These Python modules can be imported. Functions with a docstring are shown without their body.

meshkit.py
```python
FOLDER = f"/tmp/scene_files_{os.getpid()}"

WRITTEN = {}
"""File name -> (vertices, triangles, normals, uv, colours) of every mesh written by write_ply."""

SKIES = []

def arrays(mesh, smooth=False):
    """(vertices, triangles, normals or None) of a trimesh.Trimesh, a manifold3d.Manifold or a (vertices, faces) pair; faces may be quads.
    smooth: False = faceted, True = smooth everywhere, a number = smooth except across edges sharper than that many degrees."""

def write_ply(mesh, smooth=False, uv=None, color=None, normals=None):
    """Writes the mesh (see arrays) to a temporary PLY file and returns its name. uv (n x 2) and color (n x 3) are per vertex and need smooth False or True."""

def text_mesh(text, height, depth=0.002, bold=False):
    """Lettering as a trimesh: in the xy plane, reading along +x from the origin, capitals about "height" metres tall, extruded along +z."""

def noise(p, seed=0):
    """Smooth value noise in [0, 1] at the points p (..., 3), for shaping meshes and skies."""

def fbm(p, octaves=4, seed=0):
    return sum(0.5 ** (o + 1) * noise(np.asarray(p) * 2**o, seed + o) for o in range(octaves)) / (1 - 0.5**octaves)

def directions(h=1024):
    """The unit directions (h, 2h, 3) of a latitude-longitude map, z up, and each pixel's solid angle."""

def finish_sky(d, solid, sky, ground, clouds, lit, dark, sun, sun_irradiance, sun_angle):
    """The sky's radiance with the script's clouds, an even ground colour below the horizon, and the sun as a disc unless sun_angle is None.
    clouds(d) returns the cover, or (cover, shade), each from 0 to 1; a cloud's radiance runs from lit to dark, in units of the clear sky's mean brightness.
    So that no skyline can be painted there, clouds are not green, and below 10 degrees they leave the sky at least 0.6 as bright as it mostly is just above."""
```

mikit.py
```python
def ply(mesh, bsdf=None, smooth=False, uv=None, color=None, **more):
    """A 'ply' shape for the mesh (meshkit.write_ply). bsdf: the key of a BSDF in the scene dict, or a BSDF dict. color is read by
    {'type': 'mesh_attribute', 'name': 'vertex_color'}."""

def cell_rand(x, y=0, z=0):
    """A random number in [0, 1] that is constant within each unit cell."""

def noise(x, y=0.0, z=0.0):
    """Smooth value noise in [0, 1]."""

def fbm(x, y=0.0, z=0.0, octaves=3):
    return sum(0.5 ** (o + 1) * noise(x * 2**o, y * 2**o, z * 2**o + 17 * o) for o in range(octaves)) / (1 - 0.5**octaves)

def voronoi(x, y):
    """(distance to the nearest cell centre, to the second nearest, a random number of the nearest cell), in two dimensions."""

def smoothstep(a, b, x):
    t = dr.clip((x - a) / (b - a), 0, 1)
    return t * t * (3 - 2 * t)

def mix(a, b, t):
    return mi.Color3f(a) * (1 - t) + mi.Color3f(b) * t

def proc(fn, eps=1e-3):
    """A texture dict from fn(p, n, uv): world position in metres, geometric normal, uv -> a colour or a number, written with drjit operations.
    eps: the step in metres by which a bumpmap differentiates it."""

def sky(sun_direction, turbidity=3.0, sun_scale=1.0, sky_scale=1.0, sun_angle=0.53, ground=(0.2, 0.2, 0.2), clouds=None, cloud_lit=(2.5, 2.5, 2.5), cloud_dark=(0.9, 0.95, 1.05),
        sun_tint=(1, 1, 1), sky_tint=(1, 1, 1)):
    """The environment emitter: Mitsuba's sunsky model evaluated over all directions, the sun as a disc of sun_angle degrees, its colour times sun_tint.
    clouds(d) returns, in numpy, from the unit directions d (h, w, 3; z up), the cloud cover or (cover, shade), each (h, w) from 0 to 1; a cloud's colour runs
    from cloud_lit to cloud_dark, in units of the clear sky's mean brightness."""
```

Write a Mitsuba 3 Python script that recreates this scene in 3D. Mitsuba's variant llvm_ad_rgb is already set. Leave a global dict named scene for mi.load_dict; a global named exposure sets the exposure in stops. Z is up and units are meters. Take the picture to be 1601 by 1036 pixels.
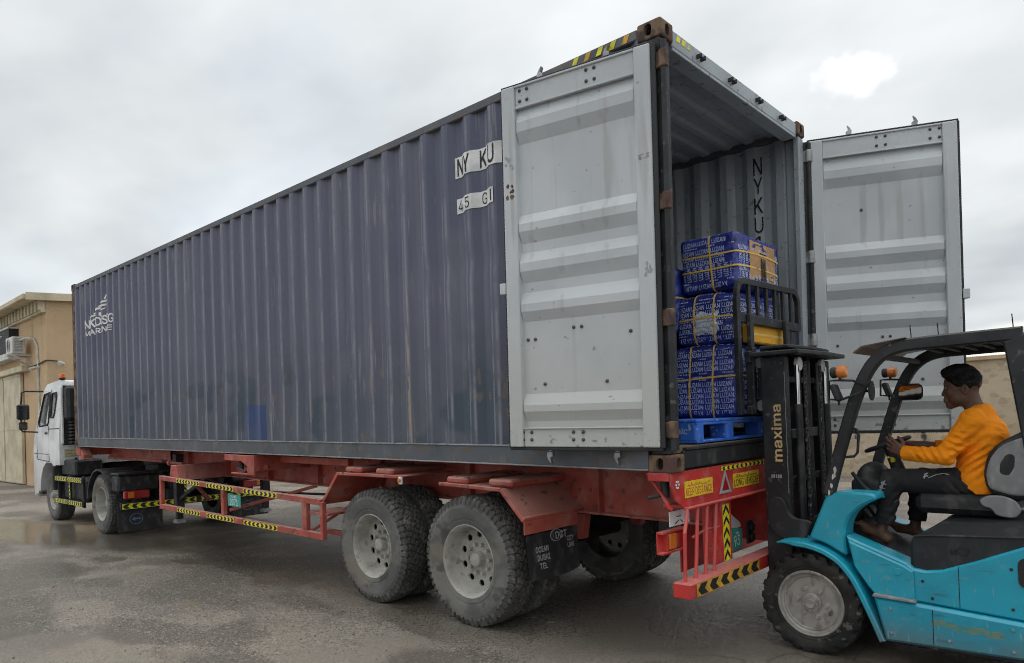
import math, random
import numpy as np, trimesh, manifold3d as mf, drjit as dr, mitsuba as mi, mikit, meshkit
from shapely.geometry import Polygon, LineString, Point, MultiPolygon, box as sbox
from shapely import affinity, union_all
from mikit import ply, proc, noise, fbm, voronoi, cell_rand, smoothstep, mix

scene, labels = {}, {}
T = mi.ScalarTransform4f
rng = np.random.default_rng(7)
random.seed(7)

# ---------------------------------------------------------------- camera, sky, exposure
CAM = np.array([2.31595, -3.89524, 1.67086])
FWD = np.array([-0.667234, 0.744734, 0.013053])
UP = np.array([0.036051, 0.014785, 0.999241])
scene['camera'] = {'type': 'perspective', 'fov': 72.405, 'fov_axis': 'x', 'near_clip': 0.05, 'far_clip': 3000.0,
                   'principal_point_offset_x': -0.01745, 'principal_point_offset_y': -0.11657,
                   'to_world': T().look_at(origin=CAM.tolist(), target=(CAM + FWD).tolist(), up=UP.tolist())}
SUN = np.array([-0.2573, 0.8816, 0.3957])


def overcast(d):
    """A closed cloud deck: brighter overhead, soft lumps, one thin bright gap low in front of the hidden sun."""
    z = np.clip(d[..., 2], 0.0, 1)
    q = d / (z[..., None] + 0.22)
    q = np.stack([q[..., 0], q[..., 1], z * 0.6], -1)
    big = meshkit.fbm(q * 1.1 + 3.1, 4, 11)
    fine = meshkit.fbm(q * np.array([3.1, 4.4, 3.1]) + 7.7, 5, 23)
    shade = 0.96 - 0.50 * z ** 4 + 0.13 * (big - 0.5) + 0.13 * (fine - 0.5)
    s = SUN / np.linalg.norm(SUN)
    a = np.cross([0, 0, 1.0], s); a /= np.linalg.norm(a); b = np.cross(s, a)
    x, y = d @ a, d @ b
    front = (d @ s) > 0
    wob = meshkit.fbm(d * 26.0, 4, 5) - 0.5
    gx, gy = x + 0.002, y + 0.003
    r = np.sqrt((gx / 0.028) ** 2 + (gy / 0.016) ** 2) + 2.6 * wob + 1.6 * (meshkit.fbm(d * 75.0, 3, 8) - 0.5)
    core = 0.22 * np.clip((1.75 - r) / 1.6, 0, 1) ** 1.6 * front
    halo = np.exp(-((x / 0.30) ** 2 + (y / 0.20) ** 2)) * front
    tail = np.exp(-(((x - 0.075) / 0.045) ** 2 + ((y - 0.018) / 0.016) ** 2)) * front * np.clip(0.75 + 2.2 * wob, 0, 1)
    shade = shade - 0.015 * halo * (0.7 + 0.8 * (fine - 0.3)) - 0.02 * tail
    shade = np.clip(shade, 0.20, 1) * (1 - core)
    thin = np.clip((meshkit.fbm(q * np.array([1.7, 2.3, 1.7]) + 21.0, 4, 31) - 0.52) / 0.2, 0, 1)
    return 1 - 0.09 * thin * np.clip(1 - 2.2 * halo, 0, 1), shade


scene['sky'] = mikit.sky(SUN.tolist(), turbidity=4, sun_scale=0.0, sun_angle=10.0, sky_scale=1.0, ground=(0.16, 0.15, 0.135), clouds=overcast,
                         cloud_lit=(4.0, 3.95, 3.84), cloud_dark=(0.590, 0.632, 0.662))
exposure = 3.6

# ---------------------------------------------------------------- mesh helpers
ROT = np.array([[0.99990888, 0, 0.01349959], [0, 1, 0], [-0.01349959, 0, 0.99990888]])


def cframe(v):
    """From the container's own axes to the world: the loaded trailer sits 0.8 degrees nose-down."""
    return (np.asarray(v, float) - [-2, 0, -1.32]) @ ROT.T + [-2, 0, 0]


def tm(v, f):
    f = np.asarray(f)
    if f.ndim == 2 and f.shape[1] == 4:
        f = np.vstack([f[:, [0, 1, 2]], f[:, [0, 2, 3]]])
    return trimesh.Trimesh(np.asarray(v, float), f, process=False)


def cat(*ms):
    out = []
    for m in ms:
        out += list(m) if isinstance(m, (list, tuple)) else [m]
    out = [m for m in out if m is not None and len(m.faces)]
    return trimesh.util.concatenate(out) if len(out) > 1 else out[0]


def hull(pts):
    return trimesh.convex.convex_hull(np.asarray(pts, float))


def bx(x0, x1, y0, y1, z0, z1, ch=0.004):
    """A box with chamfered edges."""
    x0, x1 = sorted((x0, x1)); y0, y1 = sorted((y0, y1)); z0, z1 = sorted((z0, z1))
    ch = min(ch, 0.3 * min(x1 - x0, y1 - y0, z1 - z0))
    if ch <= 0:
        m = trimesh.creation.box((x1 - x0, y1 - y0, z1 - z0)); m.apply_translation(((x0 + x1) / 2, (y0 + y1) / 2, (z0 + z1) / 2)); return m
    p = []
    for sx, ax, ix in ((x0, 1, 1), (x1, -1, 1)):
        for sy, ay in ((y0, 1), (y1, -1)):
            for sz, az in ((z0, 1), (z1, -1)):
                p += [(sx + ax * ch, sy + ay * ch, sz), (sx + ax * ch, sy, sz + az * ch), (sx, sy + ay * ch, sz + az * ch)]
    return hull(p)


def obox(c, ex, ey, ez, sx, sy, sz, ch=0.004):
    """A chamfered box with its own axes."""
    m = bx(-sx / 2, sx / 2, -sy / 2, sy / 2, -sz / 2, sz / 2, ch)
    M = np.eye(4); M[:3, 0], M[:3, 1], M[:3, 2], M[:3, 3] = ex, ey, ez, c
    m.apply_transform(M)
    return m


def beam(p0, p1, w, h, up=(0, 0, 1), ch=0.004):
    """A rectangular bar from p0 to p1: w across, h along up."""
    p0, p1 = np.array(p0, float), np.array(p1, float)
    d = p1 - p0; L = np.linalg.norm(d); d /= L
    up = (1, 0, 0) if abs(np.dot(up, d)) > .999 else up
    s = np.cross(np.array(up, float), d); s /= np.linalg.norm(s); u = np.cross(d, s)
    return obox((p0 + p1) / 2, d, s, u, L, w, h, ch)


def chaikin(pts, n=2):
    """Rounds the corners of a closed outline."""
    p = np.asarray(pts, float)
    for _ in range(n):
        q = np.roll(p, -1, 0)
        p = np.stack([.78 * p + .22 * q, .22 * p + .78 * q], 1).reshape(-1, 2)
    return p


def tube(pts, r, sides=10, closed=False):
    p = np.asarray(pts, float)
    n = len(p)
    t = np.roll(p, -1, 0) - np.roll(p, 1, 0) if closed else np.gradient(p, axis=0)
    t /= np.linalg.norm(t, axis=1, keepdims=True) + 1e-12
    a = np.cross(t[0], [0, 0, 1.0] if abs(t[0][2]) < 0.9 else [1.0, 0, 0]); a /= np.linalg.norm(a)
    A = []
    for k in range(n):
        a = a - t[k] * (a @ t[k]); a /= np.linalg.norm(a); A.append(a)
    A = np.array(A); B = np.cross(t, A)
    ang = np.arange(sides) * 2 * np.pi / sides
    r = np.broadcast_to(r, (n,))[:, None, None]
    v = (p[:, None] + r * (np.cos(ang)[None, :, None] * A[:, None] + np.sin(ang)[None, :, None] * B[:, None])).reshape(-1, 3)
    f = []
    for i in range(n if closed else n - 1):
        i2 = (i + 1) % n
        for j in range(sides):
            j2 = (j + 1) % sides
            f.append((i * sides + j, i * sides + j2, i2 * sides + j2, i2 * sides + j))
    m = tm(v, f)
    if not closed:
        c0, c1 = len(v), len(v) + 1
        caps = [(c0, (j + 1) % sides, j) for j in range(sides)] + [(c1, (n - 1) * sides + j, (n - 1) * sides + (j + 1) % sides) for j in range(sides)]
        m = trimesh.Trimesh(np.vstack([v, p[:1], p[-1:]]), np.vstack([m.faces, caps]), process=False)
    return m


def arc(c, r, a0, a1, n, ax=0, ay=2):
    out = []
    for t in np.linspace(a0, a1, n):
        p = list(c); p[ax] += r * math.cos(t); p[ay] += r * math.sin(t); out.append(p)
    return out


def cyl(p0, p1, r, n=20, r1=None, ch=0.0):
    p0, p1 = np.array(p0, float), np.array(p1, float)
    r1 = r if r1 is None else r1
    if ch:
        d = (p1 - p0) / np.linalg.norm(p1 - p0) * ch
        return tube([p0, p0 + d * 0.01, p0 + d, p1 - d, p1 - d * 0.01, p1], [max(r - ch, 1e-4), r - ch, r, r1, r1 - ch, max(r1 - ch, 1e-4)], n)
    return tube([p0, p1], [r, r1], n)


def lathe(profile, n=48, axis=1):
    """Revolves (radius, along) pairs about an axis."""
    pr = np.asarray(profile, float)
    ang = np.arange(n) * 2 * np.pi / n
    k = len(pr)
    v = np.zeros((n, k, 3))
    o = [i for i in range(3) if i != axis]
    v[:, :, axis] = pr[None, :, 1]
    v[:, :, o[0]] = np.cos(ang)[:, None] * pr[None, :, 0]
    v[:, :, o[1]] = np.sin(ang)[:, None] * pr[None, :, 0]
    i, j = np.meshgrid(np.arange(n), np.arange(k - 1), indexing='ij')
    a, b = (i * k + j).ravel(), (i * k + j + 1).ravel()
    c, d = (((i + 1) % n) * k + j + 1).ravel(), (((i + 1) % n) * k + j).ravel()
    q = np.stack([a, b, c, d], 1)
    if axis == 1:
        q = q[:, ::-1]
    return tm(v.reshape(-1, 3), q)


def prism(poly, t0, t1, axis=1, bevel=0.0):
    """A polygon given in the two other axes, extruded along one axis, its rim bevelled."""
    p = np.asarray(poly, float)
    if Polygon(p).exterior.is_ccw is False:
        p = p[::-1]
    n = len(p)
    e = np.roll(p, -1, 0) - p
    e /= np.linalg.norm(e, axis=1, keepdims=True) + 1e-12
    nin = np.stack([-e[:, 1], e[:, 0]], 1)
    m = nin + np.roll(nin, 1, 0)
    m /= np.maximum((m * m).sum(1, keepdims=True) / 2, 0.35)
    rings = [(p + m * bevel, t0), (p, t0 + bevel), (p, t1 - bevel), (p + m * bevel, t1)] if bevel else [(p, t0), (p, t1)]
    o = [i for i in range(3) if i != axis]
    V = []
    for q, t in rings:
        w = np.zeros((n, 3)); w[:, o[0]], w[:, o[1]], w[:, axis] = q[:, 0], q[:, 1], t
        V.append(w)
    F = []
    for k in range(len(rings) - 1):
        for i in range(n):
            j = (i + 1) % n
            F += [(k * n + i, k * n + j, (k + 1) * n + j), (k * n + i, (k + 1) * n + j, (k + 1) * n + i)]
    tri = mf.triangulate([rings[0][0]]) if hasattr(mf, 'triangulate') else None
    V, F = np.vstack(V), np.array(F)
    last = (len(rings) - 1) * n
    F = np.vstack([F, np.asarray(tri)[:, ::-1], np.asarray(tri) + last])
    if axis == 1:
        F = F[:, ::-1]
    return trimesh.Trimesh(V, F, process=False)


def extr(shape, t):
    """A shapely shape in xy, extruded along z."""
    return cat([trimesh.creation.extrude_polygon(g, t, engine='earcut') for g in getattr(shape, 'geoms', [shape]) if g.area > 1e-9])


def place(m, o, ex, ey, scale=1.0):
    """The xy plane of m put at o with axes ex, ey."""
    m = m.copy()
    ex, ey = np.array(ex, float), np.array(ey, float)
    M = np.eye(4); M[:3, 0], M[:3, 1], M[:3, 2], M[:3, 3] = ex * scale, ey * scale, np.cross(ex, ey) / np.linalg.norm(np.cross(ex, ey)), o
    m.apply_transform(M)
    return m


_text = {}


def text2d(s, h, w=None, bold=False, depth=0.001):
    """Lettering h tall, squeezed to width w."""
    if (s, bold) not in _text:
        m = meshkit.text_mesh(s, 1.0, 1.0, bold); b = m.bounds; m.apply_translation([-b[0][0], 0, 0]); _text[(s, bold)] = m
    m = _text[(s, bold)].copy()
    W = m.bounds[1][0]
    m.apply_scale([(w / W) if w else h, h, depth])
    return m


def surface_nets(fn, lo, hi, step):
    """A closed smooth surface where fn(points) changes sign (negative inside)."""
    lo, hi = np.array(lo, float), np.array(hi, float)
    n = np.ceil((hi - lo) / step).astype(int) + 1
    g = np.stack(np.meshgrid(*[lo[k] + step * np.arange(n[k]) for k in range(3)], indexing='ij'), -1)
    d = fn(g.reshape(-1, 3)).reshape(n)
    ins = d < 0
    c = np.zeros(n - 1, int)
    S, N = np.zeros((*(n - 1), 3)), np.zeros(n - 1)
    sl = lambda o: tuple(slice(o[k], o[k] + n[k] - 1) for k in range(3))
    corners = list(np.ndindex(2, 2, 2))
    for o in corners:
        c += ins[sl(o)]
    for ax in range(3):
        for o in corners:
            if o[ax]:
                continue
            o2 = tuple(o[k] + (k == ax) for k in range(3))
            a, b = d[sl(o)], d[sl(o2)]
            x = (a < 0) != (b < 0)
            t = np.where(x, a / np.where(x, a - b, 1), 0)
            for k in range(3):
                S[..., k] += np.where(x, o[k] + (t if k == ax else 0), 0)
            N += x
    act = (c > 0) & (c < 8)
    idx = -np.ones(n - 1, int); idx[act] = np.arange(act.sum())
    base = np.stack(np.nonzero(act), 1)
    V = lo + step * (base + S[act] / N[act][:, None])
    Q = []
    for ax in range(3):
        u, v = (ax + 1) % 3, (ax + 2) % 3
        s0 = [slice(1, n[k] - 1) for k in range(3)]; s0[ax] = slice(0, n[ax] - 1)
        s1 = list(s0); s1[ax] = slice(1, n[ax])
        a, b = ins[tuple(s0)], ins[tuple(s1)]
        e = np.stack(np.nonzero(a != b), 1)
        if not len(e):
            continue
        st = np.array([s.start for s in s0])
        flip = a[a != b]
        q = []
        for du, dv in ((1, 1), (0, 1), (0, 0), (1, 0)):
            cc = e + st; cc[:, u] -= du; cc[:, v] -= dv
            q.append(idx[tuple(cc.T)])
        q = np.stack(q, 1)
        q[~flip] = q[~flip][:, ::-1]
        Q.append(q)
    return tm(V, np.vstack(Q))


def smin(a, b, k):
    h = np.clip(0.5 + 0.5 * (b - a) / k, 0, 1)
    return b * (1 - h) + a * h - k * h * (1 - h)


def cone(p, a, b, ra, rb, sq=None):
    """Distance to a tapered round bone; sq stretches the space (flattened limbs)."""
    a, b = np.array(a, float), np.array(b, float)
    if sq is not None:
        p, a, b = p * sq, a * sq, b * sq
    ab = b - a
    t = np.clip(((p - a) @ ab) / max(ab @ ab, 1e-9), 0, 1)
    return np.linalg.norm(p - a - t[:, None] * ab, axis=1) - (ra + (rb - ra) * t)


def ell(p, c, r):
    q = (p - np.array(c)) / np.array(r)
    k = np.linalg.norm(q, axis=1)
    return (k - 1) * min(r)


# ---------------------------------------------------------------- entries
def fresh(key):
    if key not in scene and key not in labels and not any(k.startswith(key + '__') for k in scene):
        return key
    n = 1
    while True:
        k = f'{key}_{n:03d}'
        if k not in scene and k not in labels and not any(s.startswith(k + '__') for s in scene):
            return k
        n += 1


def put(key, mesh, bsdf, smooth=False, frame=None, **more):
    """One shape entry of the scene."""
    if frame is not None:
        mesh = mesh.copy(); mesh.vertices = frame(mesh.vertices)
    key = fresh(key)
    scene[key] = ply(mesh, bsdf, smooth=smooth, **more)
    return key


def lab(key, label=None, category=None, group=None, kind=None):
    d = labels.setdefault(key, {})
    for k, v in (('label', label), ('category', category), ('group', group), ('kind', kind)):
        if v:
            d[k] = v
    return key


class Thing:
    """A top-level object whose parts follow."""

    def __init__(self, name, label, category, group=None, frame=None):
        self.key = fresh(name); self.frame = frame
        lab(self.key, label, category, group)

    def part(self, name, mesh, bsdf, smooth=False, up=None, label=None, kind=None, frame='own'):
        if isinstance(mesh, (list, tuple)):
            return [self.part(name, m, bsdf, smooth, up, label, kind, frame) for m in mesh][0]
        k = put((up or self.key) + '__' + name, mesh, bsdf, smooth, self.frame if frame == 'own' else frame)
        if label or kind:
            lab(k, label, kind=kind)
        return k

    def same(self, name, source, to_world, up=None):
        """Another copy of an entry under a further transform."""
        k = fresh((up or self.key) + '__' + name)
        scene[k] = {**scene[source], 'to_world': to_world}
        return k
# ---------------------------------------------------------------- materials


def two(b):
    return {'type': 'twosided', 'bsdf': b}


def pri(color, rough=0.5, metal=0.0, spec=0.5, **more):
    c = {'type': 'rgb', 'value': list(color)} if isinstance(color, (tuple, list)) else color
    r = {'type': 'rgb', 'value': rough} if False else rough
    return {'type': 'principled', 'base_color': c, 'roughness': r, 'metallic': metal, 'specular': spec, **more}


def mat(key, *a, bump=None, **k):
    b = pri(*a, **k)
    if bump:
        b = {'type': 'bumpmap', 'arbitrary': {**bump[0]}, 'scale': bump[1], 'bsdf': b}
    scene[key] = two(b)


def worn(base, dirt=(0.16, 0.13, 0.10), rust=None, amount=0.5, fade=None, low=None, scale=3.0, chip=0.0, chipc=(0.3, 0.28, 0.26)):
    """Paint with blotches, grime, optional dust towards the ground (a dirt line at a height) and chips."""
    def f(p, n, uv):
        a = fbm(p.x * scale, p.y * scale, p.z * scale, octaves=4)
        c = mix(base, tuple(0.75 * b for b in base), smoothstep(0.35, 0.75, a))
        if fade is not None:
            c = mix(c, fade, smoothstep(0.45, 0.8, fbm(p.x * scale * 0.45 + 9, p.y * scale * 0.45, p.z * scale * 0.45, octaves=3)) * 0.75)
        g = fbm(p.x * scale * 2.3 + 31, p.y * scale * 2.3, p.z * scale * 1.1, octaves=4)
        c = mix(c, dirt, smoothstep(0.50, 0.78, g) * amount)
        if low is not None:
            c = mix(c, dirt, smoothstep(low[0], low[1], p.z + 0.25 * (a - 0.5)) * low[2])
        if rust is not None:
            c = mix(c, rust, smoothstep(0.60, 0.70, fbm(p.x * scale * 4 + 5, p.y * scale * 4, p.z * scale * 4 + 2, octaves=4)) * 0.9)
        if chip:
            c = mix(c, chipc, smoothstep(0.70 - chip, 0.73 - chip, noise(p.x * 38, p.y * 38, p.z * 38) * 0.6 + 0.4 * a) * 0.8)
        return c
    return proc(f)


def side_paint(p, n, uv):
    """Chalked navy: long vertical weather streaks, repainted patches and grime low down."""
    base = mi.Color3f(0.116, 0.122, 0.170)
    st = fbm(p.x * 14, p.z * 0.35, p.y * 3, octaves=3)
    big = fbm(p.x * 0.55 + 4, p.z * 0.8, 1.0, octaves=3)
    c = mix(base, (0.160, 0.168, 0.208), smoothstep(0.42, 0.75, st) * 0.55)
    c = mix(c, (0.082, 0.094, 0.145), smoothstep(0.52, 0.70, big) * 0.55)
    fine = fbm(p.x * 9, p.z * 5, p.y * 4, octaves=4)
    h = p.z - 1.62 + 0.012 * (p.x + 2)
    c = mix(c, (0.085, 0.098, 0.108), smoothstep(1.1, 0.1, h + 0.8 * (fine - 0.5)) * 0.55)
    c = mix(c, (0.060, 0.080, 0.105), smoothstep(0.60, 0.70, fbm(p.x * 1.7 + 2, p.z * 2.3, 3.0, octaves=3)) * smoothstep(1.0, 0.2, h) * 0.8)
    # scuffs along the outer faces
    sc = fbm(p.x * 46, p.z * 2.2, 0.0, octaves=3)
    c = mix(c, (0.26, 0.26, 0.27), smoothstep(0.68, 0.80, sc) * smoothstep(0.50, 0.64, fbm(p.x * 0.9, p.z * 1.3, 5.0, octaves=2)) * 0.55)
    c = mix(c, (0.20, 0.16, 0.12), smoothstep(0.70, 0.80, fbm(p.x * 22 + 1, p.z * 7, 9.0, octaves=3)) * smoothstep(1.6, 0.2, h) * 0.5)
    # pale bands at the crests' corners: lit slopes painted in, with some wear
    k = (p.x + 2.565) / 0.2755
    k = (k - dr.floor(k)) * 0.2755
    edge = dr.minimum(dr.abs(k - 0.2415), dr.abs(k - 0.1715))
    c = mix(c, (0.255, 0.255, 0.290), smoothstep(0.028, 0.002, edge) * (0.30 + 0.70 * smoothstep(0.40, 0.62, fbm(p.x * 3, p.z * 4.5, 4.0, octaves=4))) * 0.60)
    # newer blue paint patch with a sharp outline
    blue = (p.x > -5.76) & (p.x < -5.26) & (h < 0.27 + 0.012 * noise(p.x * 30)) & (h > -0.13)
    c = dr.select(blue, mix((0.035, 0.070, 0.200), c, 0.25 + 0.25 * smoothstep(0.4, 0.7, fine)), c)
    # one long rust scrape
    sx = p.x + 2.615 + 0.02 * noise(p.z * 9) - 0.01
    scr = smoothstep(0.030, 0.008, dr.abs(sx)) * smoothstep(1.30, 1.15, h) * smoothstep(0.42, 0.56, fbm(p.x * 60, p.z * 8, 2.0, octaves=3))
    c = mix(c, (0.34, 0.27, 0.20), scr * 0.75)
    return c


def door_paint(p, n, uv):
    a = fbm(p.x * 2.2 + 2, p.y * 2.2, p.z * 1.6, octaves=4)
    c = mix((0.52, 0.545, 0.56), (0.45, 0.475, 0.49), smoothstep(0.35, 0.70, a))
    st = fbm(p.x * 17, p.y * 17, p.z * 0.9, octaves=3)
    c = mix(c, (0.31, 0.31, 0.29), smoothstep(0.58, 0.80, st) * 0.45)
    c = mix(c, (0.43, 0.425, 0.385), smoothstep(2.6, 1.5, p.z + 0.8 * (a - 0.5)) * 0.6)
    sp = fbm(p.x * 24, p.y * 24, p.z * 24, octaves=4)
    c = mix(c, (0.16, 0.13, 0.11), smoothstep(0.76, 0.84, sp) * 0.6)
    c = mix(c, (0.20, 0.15, 0.11), smoothstep(0.62, 0.74, sp) * smoothstep(1.60, 1.47, p.z) * 0.9)
    return c


def inner_paint(p, n, uv):
    a = fbm(p.x * 2.0 + 7, p.y * 2.0, p.z * 1.2, octaves=4)
    c = mix((0.36, 0.40, 0.43), (0.28, 0.315, 0.345), smoothstep(0.35, 0.70, a))
    c = mix(c, (0.24, 0.25, 0.25), smoothstep(0.60, 0.78, fbm(p.x * 15, p.y * 15, p.z * 1.4, octaves=4)) * 0.55)
    return mix(c, (0.14, 0.12, 0.10), smoothstep(0.70, 0.78, fbm(p.x * 23, p.y * 23, p.z * 23, octaves=3)) * 0.7)


def rust_paint(p, n, uv):
    a = fbm(p.x * 11, p.y * 11, p.z * 9, octaves=4)
    c = mix((0.100, 0.056, 0.048), (0.185, 0.128, 0.078), smoothstep(0.4, 0.65, a))
    return mix(c, (0.050, 0.040, 0.038), smoothstep(0.52, 0.68, fbm(p.x * 27 + 3, p.y * 27, p.z * 12, octaves=3)) * 0.8)


def red_paint(p, n, uv):
    """Faded chassis red; road dust settles on faces that look up."""
    a = fbm(p.x * 2.6, p.y * 2.6, p.z * 2.6, octaves=4)
    c = mix((0.42, 0.088, 0.062), (0.30, 0.062, 0.048), smoothstep(0.35, 0.70, a))
    g = fbm(p.x * 8 + 3, p.y * 8, p.z * 5, octaves=4)
    c = mix(c, (0.42, 0.20, 0.16), smoothstep(0.45, 0.75, g) * 0.55)
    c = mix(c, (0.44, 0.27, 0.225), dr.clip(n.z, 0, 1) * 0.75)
    c = mix(c, (0.10, 0.055, 0.045), smoothstep(0.62, 0.76, fbm(p.x * 19, p.y * 19, p.z * 15 + 5, octaves=4)) * 0.8)
    return c


def rear_red(p, n, uv):
    a = fbm(p.x * 5, p.y * 5, p.z * 5, octaves=4)
    c = mix((0.52, 0.035, 0.030), (0.38, 0.030, 0.028), smoothstep(0.35, 0.70, a))
    c = mix(c, (0.46, 0.19, 0.17), dr.clip(n.z, 0, 1) * 0.8)
    c = mix(c, (0.45, 0.16, 0.13), smoothstep(0.5, 0.8, fbm(p.x * 13 + 3, p.y * 13, p.z * 9, octaves=4)) * 0.5)
    return mix(c, (0.16, 0.05, 0.042), smoothstep(0.70, 0.80, fbm(p.x * 26, p.y * 26, p.z * 26, octaves=3)) * 0.7)


def rubber_paint(p, n, uv):
    a = fbm(p.x * 3.5, p.y * 3.5, p.z * 3.5, octaves=3)
    b = fbm(p.x * 26, p.y * 26, p.z * 26, octaves=2)
    c = mix((0.095, 0.094, 0.091), (0.165, 0.160, 0.148), smoothstep(0.35, 0.68, a * 0.8 + b * 0.2))
    c = mix(c, (0.215, 0.190, 0.150), smoothstep(0.55, 0.72, fbm(p.x * 2.4 + 8, p.y * 2.4, p.z * 3.4, octaves=3)) * 0.6)
    return mix(c, (0.045, 0.044, 0.042), smoothstep(0.60, 0.72, fbm(p.x * 7, p.y * 7, p.z * 7 + 4, octaves=3)) * 0.6)


def fork_rubber(p, n, uv):
    a = fbm(p.x * 9, p.y * 9, p.z * 9, octaves=4)
    c = mix((0.014, 0.014, 0.014), (0.034, 0.032, 0.030), smoothstep(0.35, 0.65, a))
    return mix(c, (0.20, 0.19, 0.17), smoothstep(0.63, 0.74, fbm(p.x * 22, p.y * 22, p.z * 22, octaves=4)) * 0.45)


def rim_color(p, n, uv):
    a = fbm(p.x * 8, p.y * 8, p.z * 8, octaves=4)
    c = mix((0.36, 0.35, 0.32), (0.26, 0.25, 0.22), smoothstep(0.35, 0.7, a))
    return mix(c, (0.13, 0.10, 0.075), smoothstep(0.62, 0.78, fbm(p.x * 19, p.y * 19, p.z * 19 + 3, octaves=4)) * 0.6)


def black_dusty(p, n, uv):
    a = fbm(p.x * 7, p.y * 7, p.z * 7, octaves=4)
    c = mix((0.011, 0.012, 0.014), (0.026, 0.027, 0.029), smoothstep(0.35, 0.7, a))
    c = mix(c, (0.10, 0.095, 0.09), dr.clip(n.z, 0, 1) * 0.5)
    return mix(c, (0.16, 0.15, 0.135), smoothstep(0.66, 0.78, fbm(p.x * 31, p.y * 31, p.z * 19, octaves=4)) * 0.5)


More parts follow.
